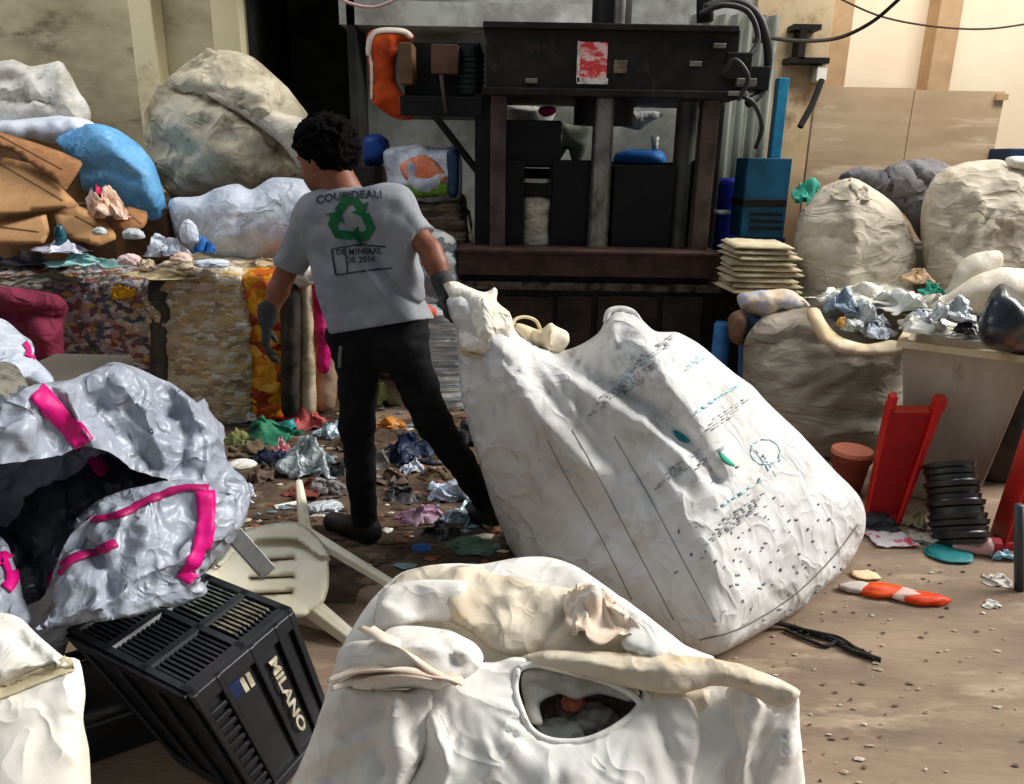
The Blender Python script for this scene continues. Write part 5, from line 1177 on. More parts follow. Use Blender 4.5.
for s_ in (-1, 1):
    bm = bmesh.new(); bmesh.ops.create_uvsphere(bm, u_segments=16, v_segments=10, radius=.0115); c_ = hd(.080, s_ * .032, .008)
    V = np.array([v.co[:] for v in bm.verts]) + c_; Fc = [tuple(v.index for v in q.verts) for q in bm.faces]; bm.free()
    ey_o = raw('eye', V, Fc, mat('eye_white', (176, 168, 156), .35), person)
    MB().tube([c_ + fd * .0085, c_ + fd * .0128], [.0065, .004], 12).build('iris', mat('dark_iris', (28, 18, 12), .2), ey_o, True)
# --- back print
GREEN = mat('print_green', (22, 104, 58), .85, col2=(16, 84, 46), scale=14); INK = mat('print_ink', (38, 42, 48), .85, col2=(74, 78, 84), scale=30)
def rec(cx, cy, r):
    """three bent arrows of a recycling triangle, in its own plane"""
    V = []; Fc = []
    for k in range(3):
        a = math.radians(120 * k); R = np.array([[math.cos(a), -math.sin(a)], [math.sin(a), math.cos(a)]])
        q = np.array([(-.72, .40), (-.34, .98), (.30, .98), (.46, .74), (.70, .86), (.52, .22), (-.02, .34), (.20, .46), (.06, .66), (-.12, .66), (-.42, .20)]) 
        tri = delaunay_2d_cdt([Vector(x) for x in q], [(i, (i + 1) % len(q)) for i in range(len(q))], [], 1, 1e-4)
        bm = bmesh.new(); vs = [bm.verts.new((*v, 0)) for v in tri[0]]
        for f in tri[2]: bm.faces.new([vs[i] for i in f])
        for _ in range(2): bmesh.ops.subdivide_edges(bm, edges=bm.edges, cuts=1, use_grid_fill=False); bmesh.ops.triangulate(bm, faces=bm.faces)
        bm.verts.index_update(); n0 = len(V)
        V += [tuple(R @ np.array(v.co[:2]) * r) for v in bm.verts]; Fc += [tuple(v.index + n0 for v in f.verts) for f in bm.faces]; bm.free()
    return np.array(V), Fc
tilt = math.radians(6)
def shirtmap(cx, cy, s, sk=.1, rot=tilt):
    return lambda p: (cx + (p[0] * math.cos(rot) + p[1] * math.sin(rot)) * s + p[1] * -sk * s, cy + (p[0] * math.sin(rot) - p[1] * math.cos(rot)) * s)
V2, F2 = rec(0, 0, 1.0); decal('recycling_emblem', shirt, V2, F2, shirtmap(352, 221, 24), GREEN, shirt, .0035)
V2, F2 = text_tris('COUPIDEALI', 1.0, .025); V2[:, 0] *= 1.12; V2[:, 1] += -.10 * (V2[:, 0]) ** 2 * .2
decal('back_lettering', shirt, V2, F2, shirtmap(349, 196, 10.5, 0, math.radians(-5)), INK, shirt, .003)
V2, F2 = text_tris('DE MINERAL\nDE 2014', 1.0, .02); decal('back_lettering', shirt, V2, F2, shirtmap(360, 256, 8.2, .1, math.radians(-2)), INK, shirt, .003)
for ln in ([(332, 249), (360, 245), (386, 247)], [(336, 275), (365, 271), (392, 268)], [(332, 249), (336, 275)], [(345, 248), (348, 273)]):
    stroke('print_line', shirt, ln, 1.4, INK, shirt, off=.003, step=3)

# ================================================================== THE DRAGGED SACK
M_sack = mat('dragged_sack_weave', (220, 219, 217), .75, col2=(193, 190, 185), scale=2.2, mix=(.42, .74), bump=.25, bscale=28, weave=.12, col3=(184, 180, 173), fold=.35, fscale=6)
sack = blob('dragged_sack', [(447, 300), (470, 292), (492, 300), (508, 318), (520, 336), (545, 348), (566, 350), (584, 343), (599, 332), (606, 318), (613, 311), (628, 311), (640, 318), (656, 331), (680, 333), (702, 346), (735, 374), (752, 386),
    (776, 411), (802, 436), (832, 468), (858, 494), (866, 516), (862, 540), (846, 568), (822, 590), (800, 611), (770, 630), (738, 648), (714, 656), (690, 652), (655, 637), (615, 622), (575, 606), (540, 585), (512, 552), (492, 505), (480, 465), (468, 425), (460, 385), (456, 335)],
    [(455, 300, 2.52), (512, 552, 2.6), (490, 480, 2.56), (613, 311, 2.75), (735, 374, 2.78), (865, 520, 2.62), ('z', 714, 654, .01), ('z', 600, 616, .01), ('z', 822, 590, .03), ('z', 860, 548, .06)],
    .40, .30, M_sack, 'huge bulging white woven sack dragged by its neck across the floor', 'sack', step=4, wr=(.012, 3.5), fine=.004, seed=11, aniso=(1.7, 1, .6), rot=-.7,
    creases=[([(556, 352), (600, 380), (650, 412), (690, 446), (716, 480)], 9, -.085), ([(570, 350), (610, 372), (660, 402), (705, 440)], 14, -.03), ([(560, 372), (610, 400), (655, 428), (700, 470)], 10, .035),
             ([(500, 340), (520, 385), (548, 425), (590, 470)], 16, .045), ([(520, 350), (560, 410), (620, 470)], 7, -.022), ([(545, 360), (600, 430), (660, 500)], 6, -.02), ([(478, 340), (490, 400), (510, 460)], 9, -.022),
             ([(642, 326), (664, 370), (700, 430), (716, 490), (716, 560), (718, 640)], 38, .11), ([(642, 326), (664, 370), (700, 430)], 12, .03), ([(612, 318), (614, 340)], 5, .04), ([(660, 470), (700, 540), (745, 600)], 12, .025), ([(740, 560), (780, 600)], 6, -.02), ([(715, 650), (770, 622), (820, 585), (858, 545)], 6, .02),
             ([(520, 420), (580, 500), (640, 560)], 14, -.02), ([(610, 440), (640, 490), (650, 530)], 5, .012), ([(640, 440), (680, 500), (690, 540)], 5, .012)], folds=[((462, 320), 26, .03, 150, 60), ((600, 330), 20, .025, 90, 40)])
M_cuff = mat('clean_sack_cuff', (240, 234, 220), .7, col2=(222, 210, 190), scale=5, bump=.2, bscale=25, fold=.6, fscale=12)
neck = blob('neck_ruffle', [(443, 284), (455, 281), (468, 287), (482, 292), (488, 291), (495, 287), (498, 291), (497, 301), (508, 311), (514, 324), (510, 336), (500, 346), (484, 355), (470, 354), (461, 350), (459, 335), (457, 318), (450, 300)],
     [(445, 284, 2.56), (497, 290, 2.56), (460, 345, 2.44), (510, 330, 2.44)], .075, .06, M_cuff, parent=sack, step=4, wr=(.012, 11), fine=.004, seed=4, floor=False, creases=[([(462, 300), (466, 322), (480, 342)], 4, -.025), ([(480, 300), (486, 320), (488, 344)], 4, .02), ([(470, 330), (490, 340), (508, 332)], 4, -.02)])
blob('tied_cord', [(460, 346), (470, 352), (484, 353), (498, 345), (500, 349), (486, 358), (470, 358), (460, 353)], 2.40, .02, .02, mat('straw_cord', (196, 178, 138), .8), parent=neck, step=3, wr=(.004, 20), floor=False)
M_mouth = mat('cream_mouth', (220, 202, 166), .75, col2=(238, 226, 200), scale=6, bump=.3)
blob('folded_mouth', [(512, 324), (525, 325), (540, 330), (550, 322), (556, 326), (568, 333), (569, 344), (558, 354), (540, 352), (528, 356), (518, 344)], 2.62, .05, .04, M_mouth, parent=sack, step=4, wr=(.015, 11), seed=6, floor=False, creases=[([(552, 324), (548, 352)], 4, .03), ([(530, 330), (535, 352)], 4, -.02)])
MB().tube(curve_pts([P(512, 326, 2.6), P(516, 319, 2.62), P(526, 317, 2.64), P(536, 321, 2.66), P(541, 331, 2.66)], 8), .006, 8).build('strap_loop', M_mouth, sack, True)
MB().tube(curve_pts([P(606, 322, 2.66), P(609, 312, 2.68), P(620, 309, 2.7), P(632, 312, 2.72), P(640, 322, 2.72)], 8), .012, 8).build('seam_ear', M_sack, sack, True)
# stitching, seam, print, ink spots
M_thread = mat('stitch_thread', (150, 146, 138), .8); M_ink = mat('sack_ink', (128, 130, 134), .8, col2=(196, 196, 194), scale=60, mix=(.4,.6)); M_tealp = mat('teal_ink', (140, 194, 204), .8, col2=(206, 220, 222), scale=60, mix=(.4,.6)); M_tealD = mat('dark_teal_ink', (22, 136, 144), .7)
for ln in ([(548, 440), (565, 474), (600, 536), (632, 600)], [(572, 430), (597, 474), (636, 548), (674, 620)], [(614, 436), (647, 493), (684, 562), (716, 622)]):
    stroke('stitch_line', sack, ln, 1.0, M_thread, sack, off=.002, step=5)
stroke('base_seam', sack, [(700, 640), (740, 628), (790, 598), (830, 560), (858, 524)], 1.2, mat('dark_seam', (120, 112, 104), .8), sack, off=.002, step=4)
rr = random.Random(9); it1 = []; it2 = []; it3 = []
def words(x0, y0, ang, n, L, h, lst, gap=3):
    ca, sa = math.cos(ang), math.sin(ang)
    for i in range(n):
        x, y = x0 - sa * 0 + i * 0, y0; ox, oy = -sa * -i * (h + gap), ca * i * (h + gap); t = 0
        while t < L:
            w = rr.uniform(3, 11); a = (x0 + ox + ca * t, y0 + oy + sa * t); b = (a[0] + ca * w, a[1] + sa * w); lst.append(([a, b], h * rr.uniform(.5, 1))); t += w + rr.uniform(1.5, 4)
A35 = math.radians(-33)
words(600, 398, A35, 4, 64, 2.4, it1, 5); words(640, 356, A35, 4, 40, 2.0, it1, 4); words(668, 470, A35, 5, 34, 1.8, it1, 4); words(712, 420, A35, 4, 40, 1.5, it1, 5); words(722, 520, A35, 6, 46, 2.0, it1, 4); words(700, 462, A35, 3, 26, 1.8, it1, 3)
words(690, 416, A35, 1, 60, 4.0, it2); words(695, 412, A35, 2, 52, 1.6, it2); words(715, 510, A35, 1, 52, 3.4, it2); words(690, 362, A35, 3, 30, 1.5, it2, 4); words(756, 450, math.radians(60), 2, 26, 1.6, it2, 6); words(628, 372, A35, 2, 30, 1.5, it2, 4)
for k in range(10):
    a = k / 10 * 6.28; it2.append(([(626 + 6 * math.cos(a), 383 + 6 * math.sin(a)), (626 + 6 * math.cos(a + .6), 383 + 6 * math.sin(a + .6))], 2))
    it2.append(([(765 + 15 * math.cos(a), 452 + 13 * math.sin(a)), (765 + 15 * math.cos(a + .6), 452 + 13 * math.sin(a + .6))], 1.2))
strokes('print_lines', sack, it1, M_ink, sack, .002, 4, 'stuff'); strokes('teal_print', sack, it2, M_tealp, sack, .002, 4, 'stuff')
stroke('teal_mark', sack, [(673, 430), (681, 437), (690, 441)], 8, M_tealD, sack, off=.003, step=3, taper=True)
stroke('teal_mark', sack, [(719, 452), (725, 460), (734, 466)], 5, mat('leaf_teal', (40, 160, 130), .7), sack, off=.003, step=3, taper=True)
for k in range(80):
    u, v = rr.gauss(765, 45), rr.gauss(545, 42)
    if u + v * .9 < 1130 or u > 850: continue
    L = rr.uniform(1, 4.5); a = rr.uniform(-1.9, .3); it3.append(([(u, v), (u + L * math.cos(a), v + L * math.sin(a))], rr.uniform(.7, 2.2)))
strokes('ink_spots', sack, it3, mat('dark_ink', (88, 84, 88), .8, col2=(150, 146, 148), scale=60), sack, .002, 3, 'stuff')
# ================================================================== FOREGROUND
M_fb = mat('ivory_bulk_bag', (237, 234, 227), .7, col2=(222, 216, 205), scale=2.6, mix=(.42, .76), bump=.15, bscale=26, weave=.1, fold=.3, fscale=7)
M_fbi = mat('ivory_bag_lining', (226, 214, 192), .8, col2=(208, 192, 166), scale=3.4, bump=.15, bscale=20, col3=(226, 200, 156), fold=.3, fscale=8); M_fbp = mat('peach_webbing', (240, 226, 208), .8, col2=(230, 204, 180), scale=9, stretch=(1, 1, 3))
hole = [(522, 672), (540, 668), (575, 676), (610, 686), (641, 690), (636, 704), (622, 720), (602, 732), (580, 739), (552, 738), (534, 728), (524, 708), (519, 690)]
hole2 = [(514, 668), (540, 660), (575, 670), (612, 680), (650, 688), (644, 710), (626, 728), (604, 742), (580, 748), (550, 746), (528, 736), (516, 712)]
fb = blob('open_bulk_bag', [(262, 860), (288, 800), (310, 745), (326, 695), (336, 664), (345, 640), (358, 618), (378, 592), (402, 572), (440, 564), (480, 564), (520, 557), (548, 557), (575, 566), (608, 588), (640, 612), (676, 642), (714, 660), (752, 668), (796, 690), (800, 740), (808, 800), (830, 860), (870, 1040), (520, 1075), (215, 1040)],
    [('z', 402, 572, .60), ('z', 548, 557, .60), ('z', 676, 642, .56), ('z', 796, 690, .56), ('z', 345, 640, .56), ('z', 310, 745, .40), ('z', 262, 860, .22), ('z', 830, 860, .2), ('z', 806, 780, .36), ('z', 550, 885, .32), ('z', 560, 720, .47), ('z', 870, 1040, .01), ('z', 215, 1040, .01), ('z', 520, 1075, .01)],
    .06, .34, M_fb, 'open ivory bulk bag in front with a round spout hole and webbing', 'bag', step=6, wr=(.008, 5), seed=21, holes=[hole2], floor=True, expo=.4)
# back wall, standing and curling over
blob('back_wall', [(376, 606), (390, 586), (404, 573), (432, 565), (452, 566), (470, 565), (496, 574), (520, 577), (545, 585), (572, 588), (600, 592), (618, 606), (626, 622), (624, 640), (640, 646), (664, 650), (640, 660), (580, 662), (538, 658), (508, 656), (488, 648), (470, 632), (446, 622), (408, 622), (384, 630), (374, 622)],
     [('z', 404, 573, .64), ('z', 520, 577, .64), ('z', 600, 592, .63), ('z', 508, 656, .56), ('z', 664, 650, .58), ('z', 384, 628, .58)], .03, .02, M_fbi, parent=fb, step=5, wr=(.012, 8), seed=22, floor=False, expo=.35, folds=[((510, 650), 26, .007, 130, 35)],
     creases=[([(462, 570), (450, 600), (470, 625)], 9, .02), ([(505, 600), (540, 580)], 7, .012), ([(540, 650), (580, 600)], 8, -.015), ([(405, 600), (455, 602)], 10, .015)])
blob('white_liner_fold', [(376, 604), (382, 590), (400, 582), (430, 580), (466, 582), (462, 600), (456, 620), (420, 622), (396, 628), (376, 628)], [('z', 382, 590, .645), ('z', 462, 588, .65), ('z', 376, 628, .60), ('z', 456, 618, .60)], .02, .015, M_fb, parent=fb, step=5, wr=(.008, 8), seed=23, floor=False, expo=.35, creases=[([(384, 606), (410, 620)], 5, .01)])
film('rim_fold', G(600, 622, .612), (.14, .15, .07), M_fbp, 5, parent=fb)
blob('right_gusset', [(598, 600), (618, 596), (650, 618), (684, 645), (716, 658), (690, 666), (640, 656), (622, 645), (628, 622)], [('z', 618, 596, .63), ('z', 716, 658, .58), ('z', 630, 650, .6)], .02, .02, M_fb, parent=fb, step=5, wr=(.01, 9), seed=25, floor=False, expo=.4)
blob('front_roll', [(528, 654), (560, 650), (620, 652), (690, 656), (740, 664), (797, 688), (796, 700), (780, 708), (764, 702), (744, 690), (712, 686), (680, 694), (640, 690), (590, 680), (556, 672), (520, 660)],
     [('z', 528, 656, .58), ('z', 690, 658, .60), ('z', 797, 690, .58), ('z', 680, 694, .57), ('z', 770, 706, .55)], .022, .02, M_fbi, parent=fb, step=5, wr=(.008, 9), fine=.004, seed=26, floor=False, folds=[((530, 656), 30, .007, 150, 40), ((795, 690), 22, .007, 60, 20)], creases=[([(540, 656), (640, 668), (720, 670), (790, 690)], 8, .012)])
blob('left_lump', [(338, 652), (352, 642), (372, 640), (392, 628), (420, 626), (450, 630), (474, 642), (484, 656), (480, 668), (464, 680), (440, 690), (400, 688), (360, 690), (336, 684)],
     [('z', 352, 642, .60), ('z', 450, 632, .61), ('z', 480, 665, .58), ('z', 345, 685, .54), ('z', 440, 690, .56)], .06, .05, M_fb, parent=fb, step=5, wr=(.01, 8), seed=27, floor=False, creases=[([(380, 650), (420, 645), (470, 655)], 8, .02), ([(440, 640), (455, 660)], 5, -.012)])
tp = blob('top_panel', [(442, 668), (466, 662), (495, 662), (516, 657), (550, 664), (600, 680), (650, 690), (690, 700), (700, 740), (690, 790), (690, 850), (560, 862), (420, 850), (400, 800), (420, 760), (424, 700)],
     [('z', 495, 662, .57), ('z', 650, 690, .55), ('z', 442, 690, .55), ('z', 690, 790, .42), ('z', 560, 860, .36), ('z', 410, 800, .4), ('z', 560, 770, .47)], .03, .02, M_fb, parent=fb, step=5, wr=(.006, 7), seed=28, folds=[((470, 690), 22, .008, 170, 50), ((640, 700), 18, .006, 120, 40)], holes=[hole], through=True, floor=False, expo=.35,
     creases=[([(430, 720), (450, 770), (430, 830)], 9, .02), ([(470, 790), (520, 745)], 6, .012), ([(655, 700), (670, 760), (690, 820)], 9, -.015)])
def edge_ring(name, pts, parent, m, r, off=.01, z=None):
    q = [hit(tp, u, v, off) for u, v in pts]; q = [x for x in q if x is not None]
    if len(q) > 3: MB().tube(curve_pts(q + [q[0]], 5), r, 8).build(name, m, parent, True)
big = [(580 + (u - 580) * 1.07, 704 + (v - 704) * 1.10) for u, v in hole]
edge_ring('spout_hem', big, fb, M_fb, .006, .002)
blob('spout_lining', [(523, 674), (545, 668), (585, 677), (622, 686), (640, 692), (630, 702), (600, 694), (576, 700), (556, 694), (540, 704), (542, 724), (530, 722), (523, 700)], [('z', 545, 668, .545), ('z', 640, 692, .53), ('z', 540, 720, .50), ('z', 590, 696, .51)], .015, .015, mat('grey_lining', (214, 208, 196), .7, col2=(180, 174, 164), scale=10), parent=fb, step=4, wr=(.012, 14), seed=29, floor=False)
blob('right_panel', [(726, 690), (748, 684), (764, 702), (782, 708), (797, 690), (801, 740), (808, 800), (828, 862), (730, 866), (722, 800), (728, 740)],
     [('z', 726, 690, .55), ('z', 797, 692, .56), ('z', 820, 860, .21), ('z', 730, 860, .26), ('z', 765, 760, .42)], .035, .03, mat('bright_ivory', (240, 236, 228), .7, col2=(226, 220, 208), scale=5, bump=.25, bscale=26), parent=fb, step=5, wr=(.01, 7), seed=30, floor=False, folds=[((790, 692), 22, .012, 120, 40)], creases=[([(752, 690), (745, 760), (740, 840)], 8, .025), ([(790, 740), (770, 790)], 10, .012)])
blob('inner_gusset', [(650, 690), (700, 690), (735, 692), (734, 740), (728, 800), (730, 866), (690, 860), (688, 800), (668, 740)], [('z', 660, 695, .54), ('z', 732, 695, .53), ('z', 690, 855, .3), ('z', 730, 860, .28)], .015, .015, M_fbi, parent=fb, step=6, wr=(.012, 7), seed=31, floor=False, expo=.4)
blob('left_panel', [(330, 690), (360, 688), (400, 690), (432, 690), (428, 740), (404, 800), (410, 862), (300, 866), (286, 800), (308, 745)], [('z', 335, 690, .54), ('z', 430, 692, .55), ('z', 290, 840, .26), ('z', 410, 855, .33), ('z', 370, 760, .44)], .03, .03, M_fb, parent=fb, step=6, wr=(.014, 6), seed=32, floor=False, expo=.4, folds=[((430, 690), 22, .012, 150, 50)],
     creases=[([(395, 700), (400, 760), (385, 840)], 9, .03), ([(345, 735), (380, 710)], 8, -.02), ([(330, 780), (375, 745), (385, 770)], 10, -.025), ([(415, 760), (440, 800)], 6, .015)])
for i, ln in enumerate(([(366, 632, .62), (385, 642, .635), (410, 656, .62), (432, 674, .60), (448, 682, .58), (460, 688, .575)], [(330, 684, .57), (352, 676, .585), (380, 674, .6), (410, 674, .605), (440, 680, .59), (462, 688, .575)], [(332, 692, .565), (356, 684, .575), (384, 680, .59), (412, 678, .6), (440, 682, .585)])):
    pts = curve_pts([G(*q) for q in ln], 8); n = len(pts); V = []
    for k_ in range(n):
        t = pts[min(k_ + 1, n - 1)] - pts[max(k_ - 1, 0)]; t /= np.linalg.norm(t); s_ = np.cross(t, [0, .35, .94]); s_ /= np.linalg.norm(s_)
        for c_ in (-1, -.4, .3, 1): V.append(pts[k_] + s_ * .017 * c_ + np.array([0, 0, .012 + .004 * math.sin(c_ * 3 + k_ * .3)]))
    o = raw('webbing_strap', V, [(a * 4 + c_, a * 4 + c_ + 1, a * 4 + 5 + c_, a * 4 + 4 + c_) for a in range(n - 1) for c_ in range(3)], M_fbp, fb); o.modifiers.new('s', 'SOLIDIFY').thickness = .004
for i, (u, v, w, h, z, m, nm, lab) in enumerate(((575, 712, 60, 34, .43, mat('brown_scrap', (150, 128, 116), .7, col2=(84, 68, 62), scale=12), 'scrap_wad', 'brown scrap wad seen down the spout hole of the open ivory bag'), (573, 700, 22, 14, .475, mat('salmon_scrap', (206, 120, 96), .6), 'scrap_wad', 'salmon scrap seen down the spout hole of the open ivory bag'),
                                         (596, 718, 50, 26, .45, mat('grey_film_scrap', (172, 168, 160), .5, col2=(110, 106, 100), scale=10), 'scrap_wad', 'grey film wad at the right inside the spout hole'), (560, 730, 44, 18, .455, mat('pale_film_scrap', (190, 192, 186), .5), 'scrap_wad', 'pale film wad lowest inside the spout hole'))):
    c = G(u, v, z); k = np.linalg.norm(c - CAMP) / FPX; crumple(nm, c - [0, 0, h * k * .5], (w * k, w * k * .8, h * k), m, 70 + i, label=lab, cat='wad', rough=.35)
# white bag at lower left
wb = blob('white_sack', [(-60, 612), (0, 612), (20, 618), (40, 636), (62, 655), (80, 660), (86, 690), (84, 720), (90, 748), (92, 790), (96, 860), (110, 1040), (-120, 1060)],
     [('z', 0, 614, .62), ('z', 62, 656, .6), ('z', 84, 720, .5), ('z', 90, 800, .38), ('z', 0, 860, .3), ('z', -60, 740, .5), ('z', 110, 1040, .01), ('z', -120, 1060, .01)], .10, .25, mat('cream_white_bag', (236, 232, 222), .75, col2=(222, 212, 190), scale=3, bump=.15, bscale=22, weave=.1, fold=.3, fscale=6), 'cream white bag with a beige fold at the bottom left corner', 'sack', step=6, wr=(.012, 5), seed=33, floor=True, expo=.45,
     creases=[([(0, 690), (40, 675), (80, 664)], 7, -.03), ([(0, 672), (40, 662), (76, 660)], 6, .02), ([(20, 640), (45, 660)], 8, -.02)])
stroke('beige_fold', wb, [(-30, 700), (0, 692), (35, 678), (72, 664)], 17, mat('beige_band', (196, 184, 152), .8, col2=(176, 162, 128), scale=8), wb, off=.006, step=5, taper=False, cols=5)
# --- silver sack with pink bands
M_sil = mat('silver_grey_film', (166, 172, 184), .38, col2=(138, 146, 160), scale=3, mix=(.4, .7), bump=.2, bscale=14, spec=.5, crk=.4, fold=.6, fscale=8)
mat('deep_pink_hem', (168, 14, 92), .5)
M_pink = mat('hot_pink_band', (222, 12, 128), .5, col2=(206, 10, 112), scale=6)
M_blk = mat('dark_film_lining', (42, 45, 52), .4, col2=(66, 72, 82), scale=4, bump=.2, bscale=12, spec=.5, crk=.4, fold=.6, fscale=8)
ss = blob('silver_sack', [(-60, 440), (-20, 420), (8, 402), (26, 390), (60, 382), (92, 370), (110, 365), (135, 368), (165, 380), (188, 394), (208, 414), (222, 438), (228, 462), (246, 480), (250, 500), (244, 522), (232, 540), (215, 560), (190, 590), (120, 605), (70, 640), (30, 730), (-60, 770)],
     [('z', 110, 365, .93), ('z', 0, 410, .9), ('z', 228, 460, .62), ('z', 246, 500, .5), ('z', 210, 565, .38), ('z', 60, 610, .36), ('z', -60, 600, .45), ('z', 30, 730, .03), ('z', -60, 770, .03), ('z', -60, 440, .85)], .10, .3, M_sil, 'silver grey sack with hot pink bands gaping open at left', 'sack', step=4, wr=(.035, 5), fine=.014, seed=41, floor=True,
     holes=[[(-30, 466), (20, 462), (50, 458), (80, 448), (110, 452), (146, 474), (170, 480), (150, 490), (110, 505), (80, 525), (60, 555), (40, 600), (10, 600), (-30, 520)]],
     creases=[([(60, 382), (75, 410), (92, 440)], 8, .03), ([(120, 378), (150, 420), (165, 460)], 8, .03), ([(165, 385), (185, 430), (180, 470)], 8, -.03), ([(190, 400), (210, 440), (212, 480)], 7, .025), ([(0, 420), (40, 415), (60, 440)], 9, -.025), ([(95, 400), (130, 440), (150, 465)], 8, -.03)])
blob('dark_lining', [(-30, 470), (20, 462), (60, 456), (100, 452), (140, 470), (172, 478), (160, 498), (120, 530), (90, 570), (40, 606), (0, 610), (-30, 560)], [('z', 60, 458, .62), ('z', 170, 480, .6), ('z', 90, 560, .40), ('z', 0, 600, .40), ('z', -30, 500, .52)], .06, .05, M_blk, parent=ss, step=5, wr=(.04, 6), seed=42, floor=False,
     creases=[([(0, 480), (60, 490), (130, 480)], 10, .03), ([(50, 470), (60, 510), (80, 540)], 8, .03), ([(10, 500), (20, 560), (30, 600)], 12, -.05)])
ff = blob('front_flap', [(52, 590), (60, 560), (78, 540), (72, 522), (100, 500), (140, 486), (180, 480), (204, 482), (216, 492), (236, 496), (232, 530), (212, 552), (200, 572), (208, 592), (186, 604), (130, 618), (80, 624), (36, 630), (50, 612)],
     [('z', 140, 486, .66), ('z', 204, 482, .64), ('z', 236, 510, .57), ('z', 200, 590, .44), ('z', 60, 622, .45), ('z', 78, 530, .58)], .05, .03, M_sil, parent=ss, step=4, wr=(.026, 6), fine=.012, seed=43, floor=False, creases=[([(120, 520), (105, 570), (95, 610)], 7, .025), ([(150, 500), (140, 560), (120, 600)], 9, .02), ([(110, 612), (150, 585), (190, 575)], 6, -.03), ([(84, 545), (100, 555), (110, 590)], 8, -.03)])
stroke('pink_band', ss, [(36, 392), (56, 412), (72, 430), (84, 446)], 20, M_pink, ss, off=.006, step=4, cols=5)
dl = [x for x in bpy.data.objects if x.name.startswith('dark_lining')][0]
stroke('pink_band', dl, [(82, 444), (94, 458), (106, 474)], 14, MATS['hot_pink_band'], ss, off=.006, step=3)
stroke('pink_band', dl, [(56, 600), (52, 585), (58, 572), (76, 560)], 8, MATS['hot_pink_band'], ss, off=.006, step=3)
stroke('pink_band', ff, [(88, 521), (120, 515), (150, 500), (180, 489), (208, 489)], 7, mat('deep_pink_hem', (168, 14, 92), .5), ss, off=.006, step=4)
stroke('pink_band', ff, [(205, 492), (206, 520), (200, 552), (184, 582)], 18, M_pink, ss, off=.006, step=4, cols=5)
stroke('pink_band', ff, [(58, 574), (72, 560), (96, 552), (116, 544)], 8, MATS['deep_pink_hem'], ss, off=.006, step=4)
blob('side_panel', [(-40, 520), (0, 538), (14, 560), (26, 600), (30, 622), (0, 640), (-40, 640)], [('z', -40, 520, .55), ('z', 14, 560, .5), ('z', 0, 636, .42)], .04, .03, M_sil, parent=ss, step=5, wr=(.02, 7), seed=44, floor=False)
o = stroke('pink_band', [x for x in bpy.data.objects if x.name.startswith('side_panel')][0], [(-14, 572), (4, 558), (12, 580), (6, 590)], 12, M_pink, ss, off=.006, step=3)
# pink-edged white bag further left
wp_ = blob('white_bag', [(-40, 316), (0, 318), (20, 332), (34, 345), (36, 358), (48, 370), (54, 382), (40, 390), (24, 380), (-40, 392)], [('z', 0, 318, .86), ('z', 54, 385, .75), ('z', -40, 390, .75)], .1, .1, M_bwhite, 'white bag with a pink spot between maroon and silver sacks', 'bag', step=5, wr=(.02, 6), seed=45, floor=False)
stroke('pink_spot', wp_, [(26, 342), (31, 350), (29, 358)], 10, MATS['hot_pink_band'], wp_, off=.006, step=2)
blob('rubble_sack', [(-40, 372), (0, 362), (16, 366), (28, 384), (24, 398), (6, 412), (-20, 430), (-40, 436)], [('z', 0, 364, .84), ('z', 28, 390, .78), ('z', -30, 432, .72)], .08, .08, mat('mottled_grey_net', (128, 124, 112), .85, col2=(70, 66, 56), scale=16, bump=.5, bscale=40), 'mottled grey sack between the white bag and silver sack', 'sack', step=5, wr=(.02, 9), seed=46, floor=False)
tag(MB().box((P(-60, 400, 2.2)[0], 2.35, 0), (P(40, 400, 2.2)[0], 2.8, .72)).build('crate_stack', mat('dull_box', (96, 90, 80), .8), bevel=.02), 'dull box behind the silver sack holding the mottled sack', 'box')
# --- black crate lettered on its side
D = G(186, 692, .35); C_ = G(288, 607, .36); A_ = G(66, 630, .35); ezv = np.array([.10, -.02, -.34])
ex_, ey_ = C_ - D, A_ - D
ez_ = ezv
cr = empty('plastic_crate', [D[0] - .1, D[1] + .2, 0], 'black plastic crate lettered in white lying under the silver sack', 'crate')
cq = lambda a, b, c: D + ex_ * (a + (1 - a) * .16 * c) + ey_ * b * (1 - .38 * c) + ez_ * c
def cbox(mb, a0, a1, b0, b1, c0, c1): mb.add([cq(a, b, c) for c in (c0, c1) for a, b in ((a0, b0), (a1, b0), (a1, b1), (a0, b1))], [(0, 3, 2, 1), (4, 5, 6, 7), (0, 1, 5, 4), (1, 2, 6, 5), (2, 3, 7, 6), (3, 0, 4, 7)])
m1 = MB(); cbox(m1, 0, 1, 0, .06, .03, .97); m1.build('side_wall', M_blackp, cr, bevel=.006)
m1 = MB(); cbox(m1, 0, 1, .94, 1, .03, .97); m1.build('side_wall', M_blackp, cr, bevel=.006)
m1 = MB(); cbox(m1, 0, .05, 0, 1, .03, .97); m1.build('end_wall', M_blackp, cr, bevel=.006)
m1 = MB(); cbox(m1, .95, 1, 0, 1, .03, .97); m1.build('end_wall', M_blackp, cr, bevel=.006)
m1 = MB()
for k_ in range(23): cbox(m1, .03 + k_ * .0415, .05 + k_ * .0415, .04, .96, .02, .09)
for b0 in (.0, .32, .64, .95): cbox(m1, 0, 1, b0, b0 + .05, 0, .08)
for a0 in (0, .48, .95): cbox(m1, a0, a0 + .05, 0, 1, .0, .08)
m1.build('slatted_base', M_blackp, cr)
m1 = MB()
cbox(m1, -.01, 1.01, -.035, .0, .02, .13); cbox(m1, -.01, 1.01, -.05, .0, .93, 1.0)
for a0 in (0, .20, .52, .78, .94): cbox(m1, a0, a0 + .05, -.04, .0, .02, .98)
for k_ in range(11): cbox(m1, .045, .2, -.03, .0, .2 + k_ * .068, .235 + k_ * .068)
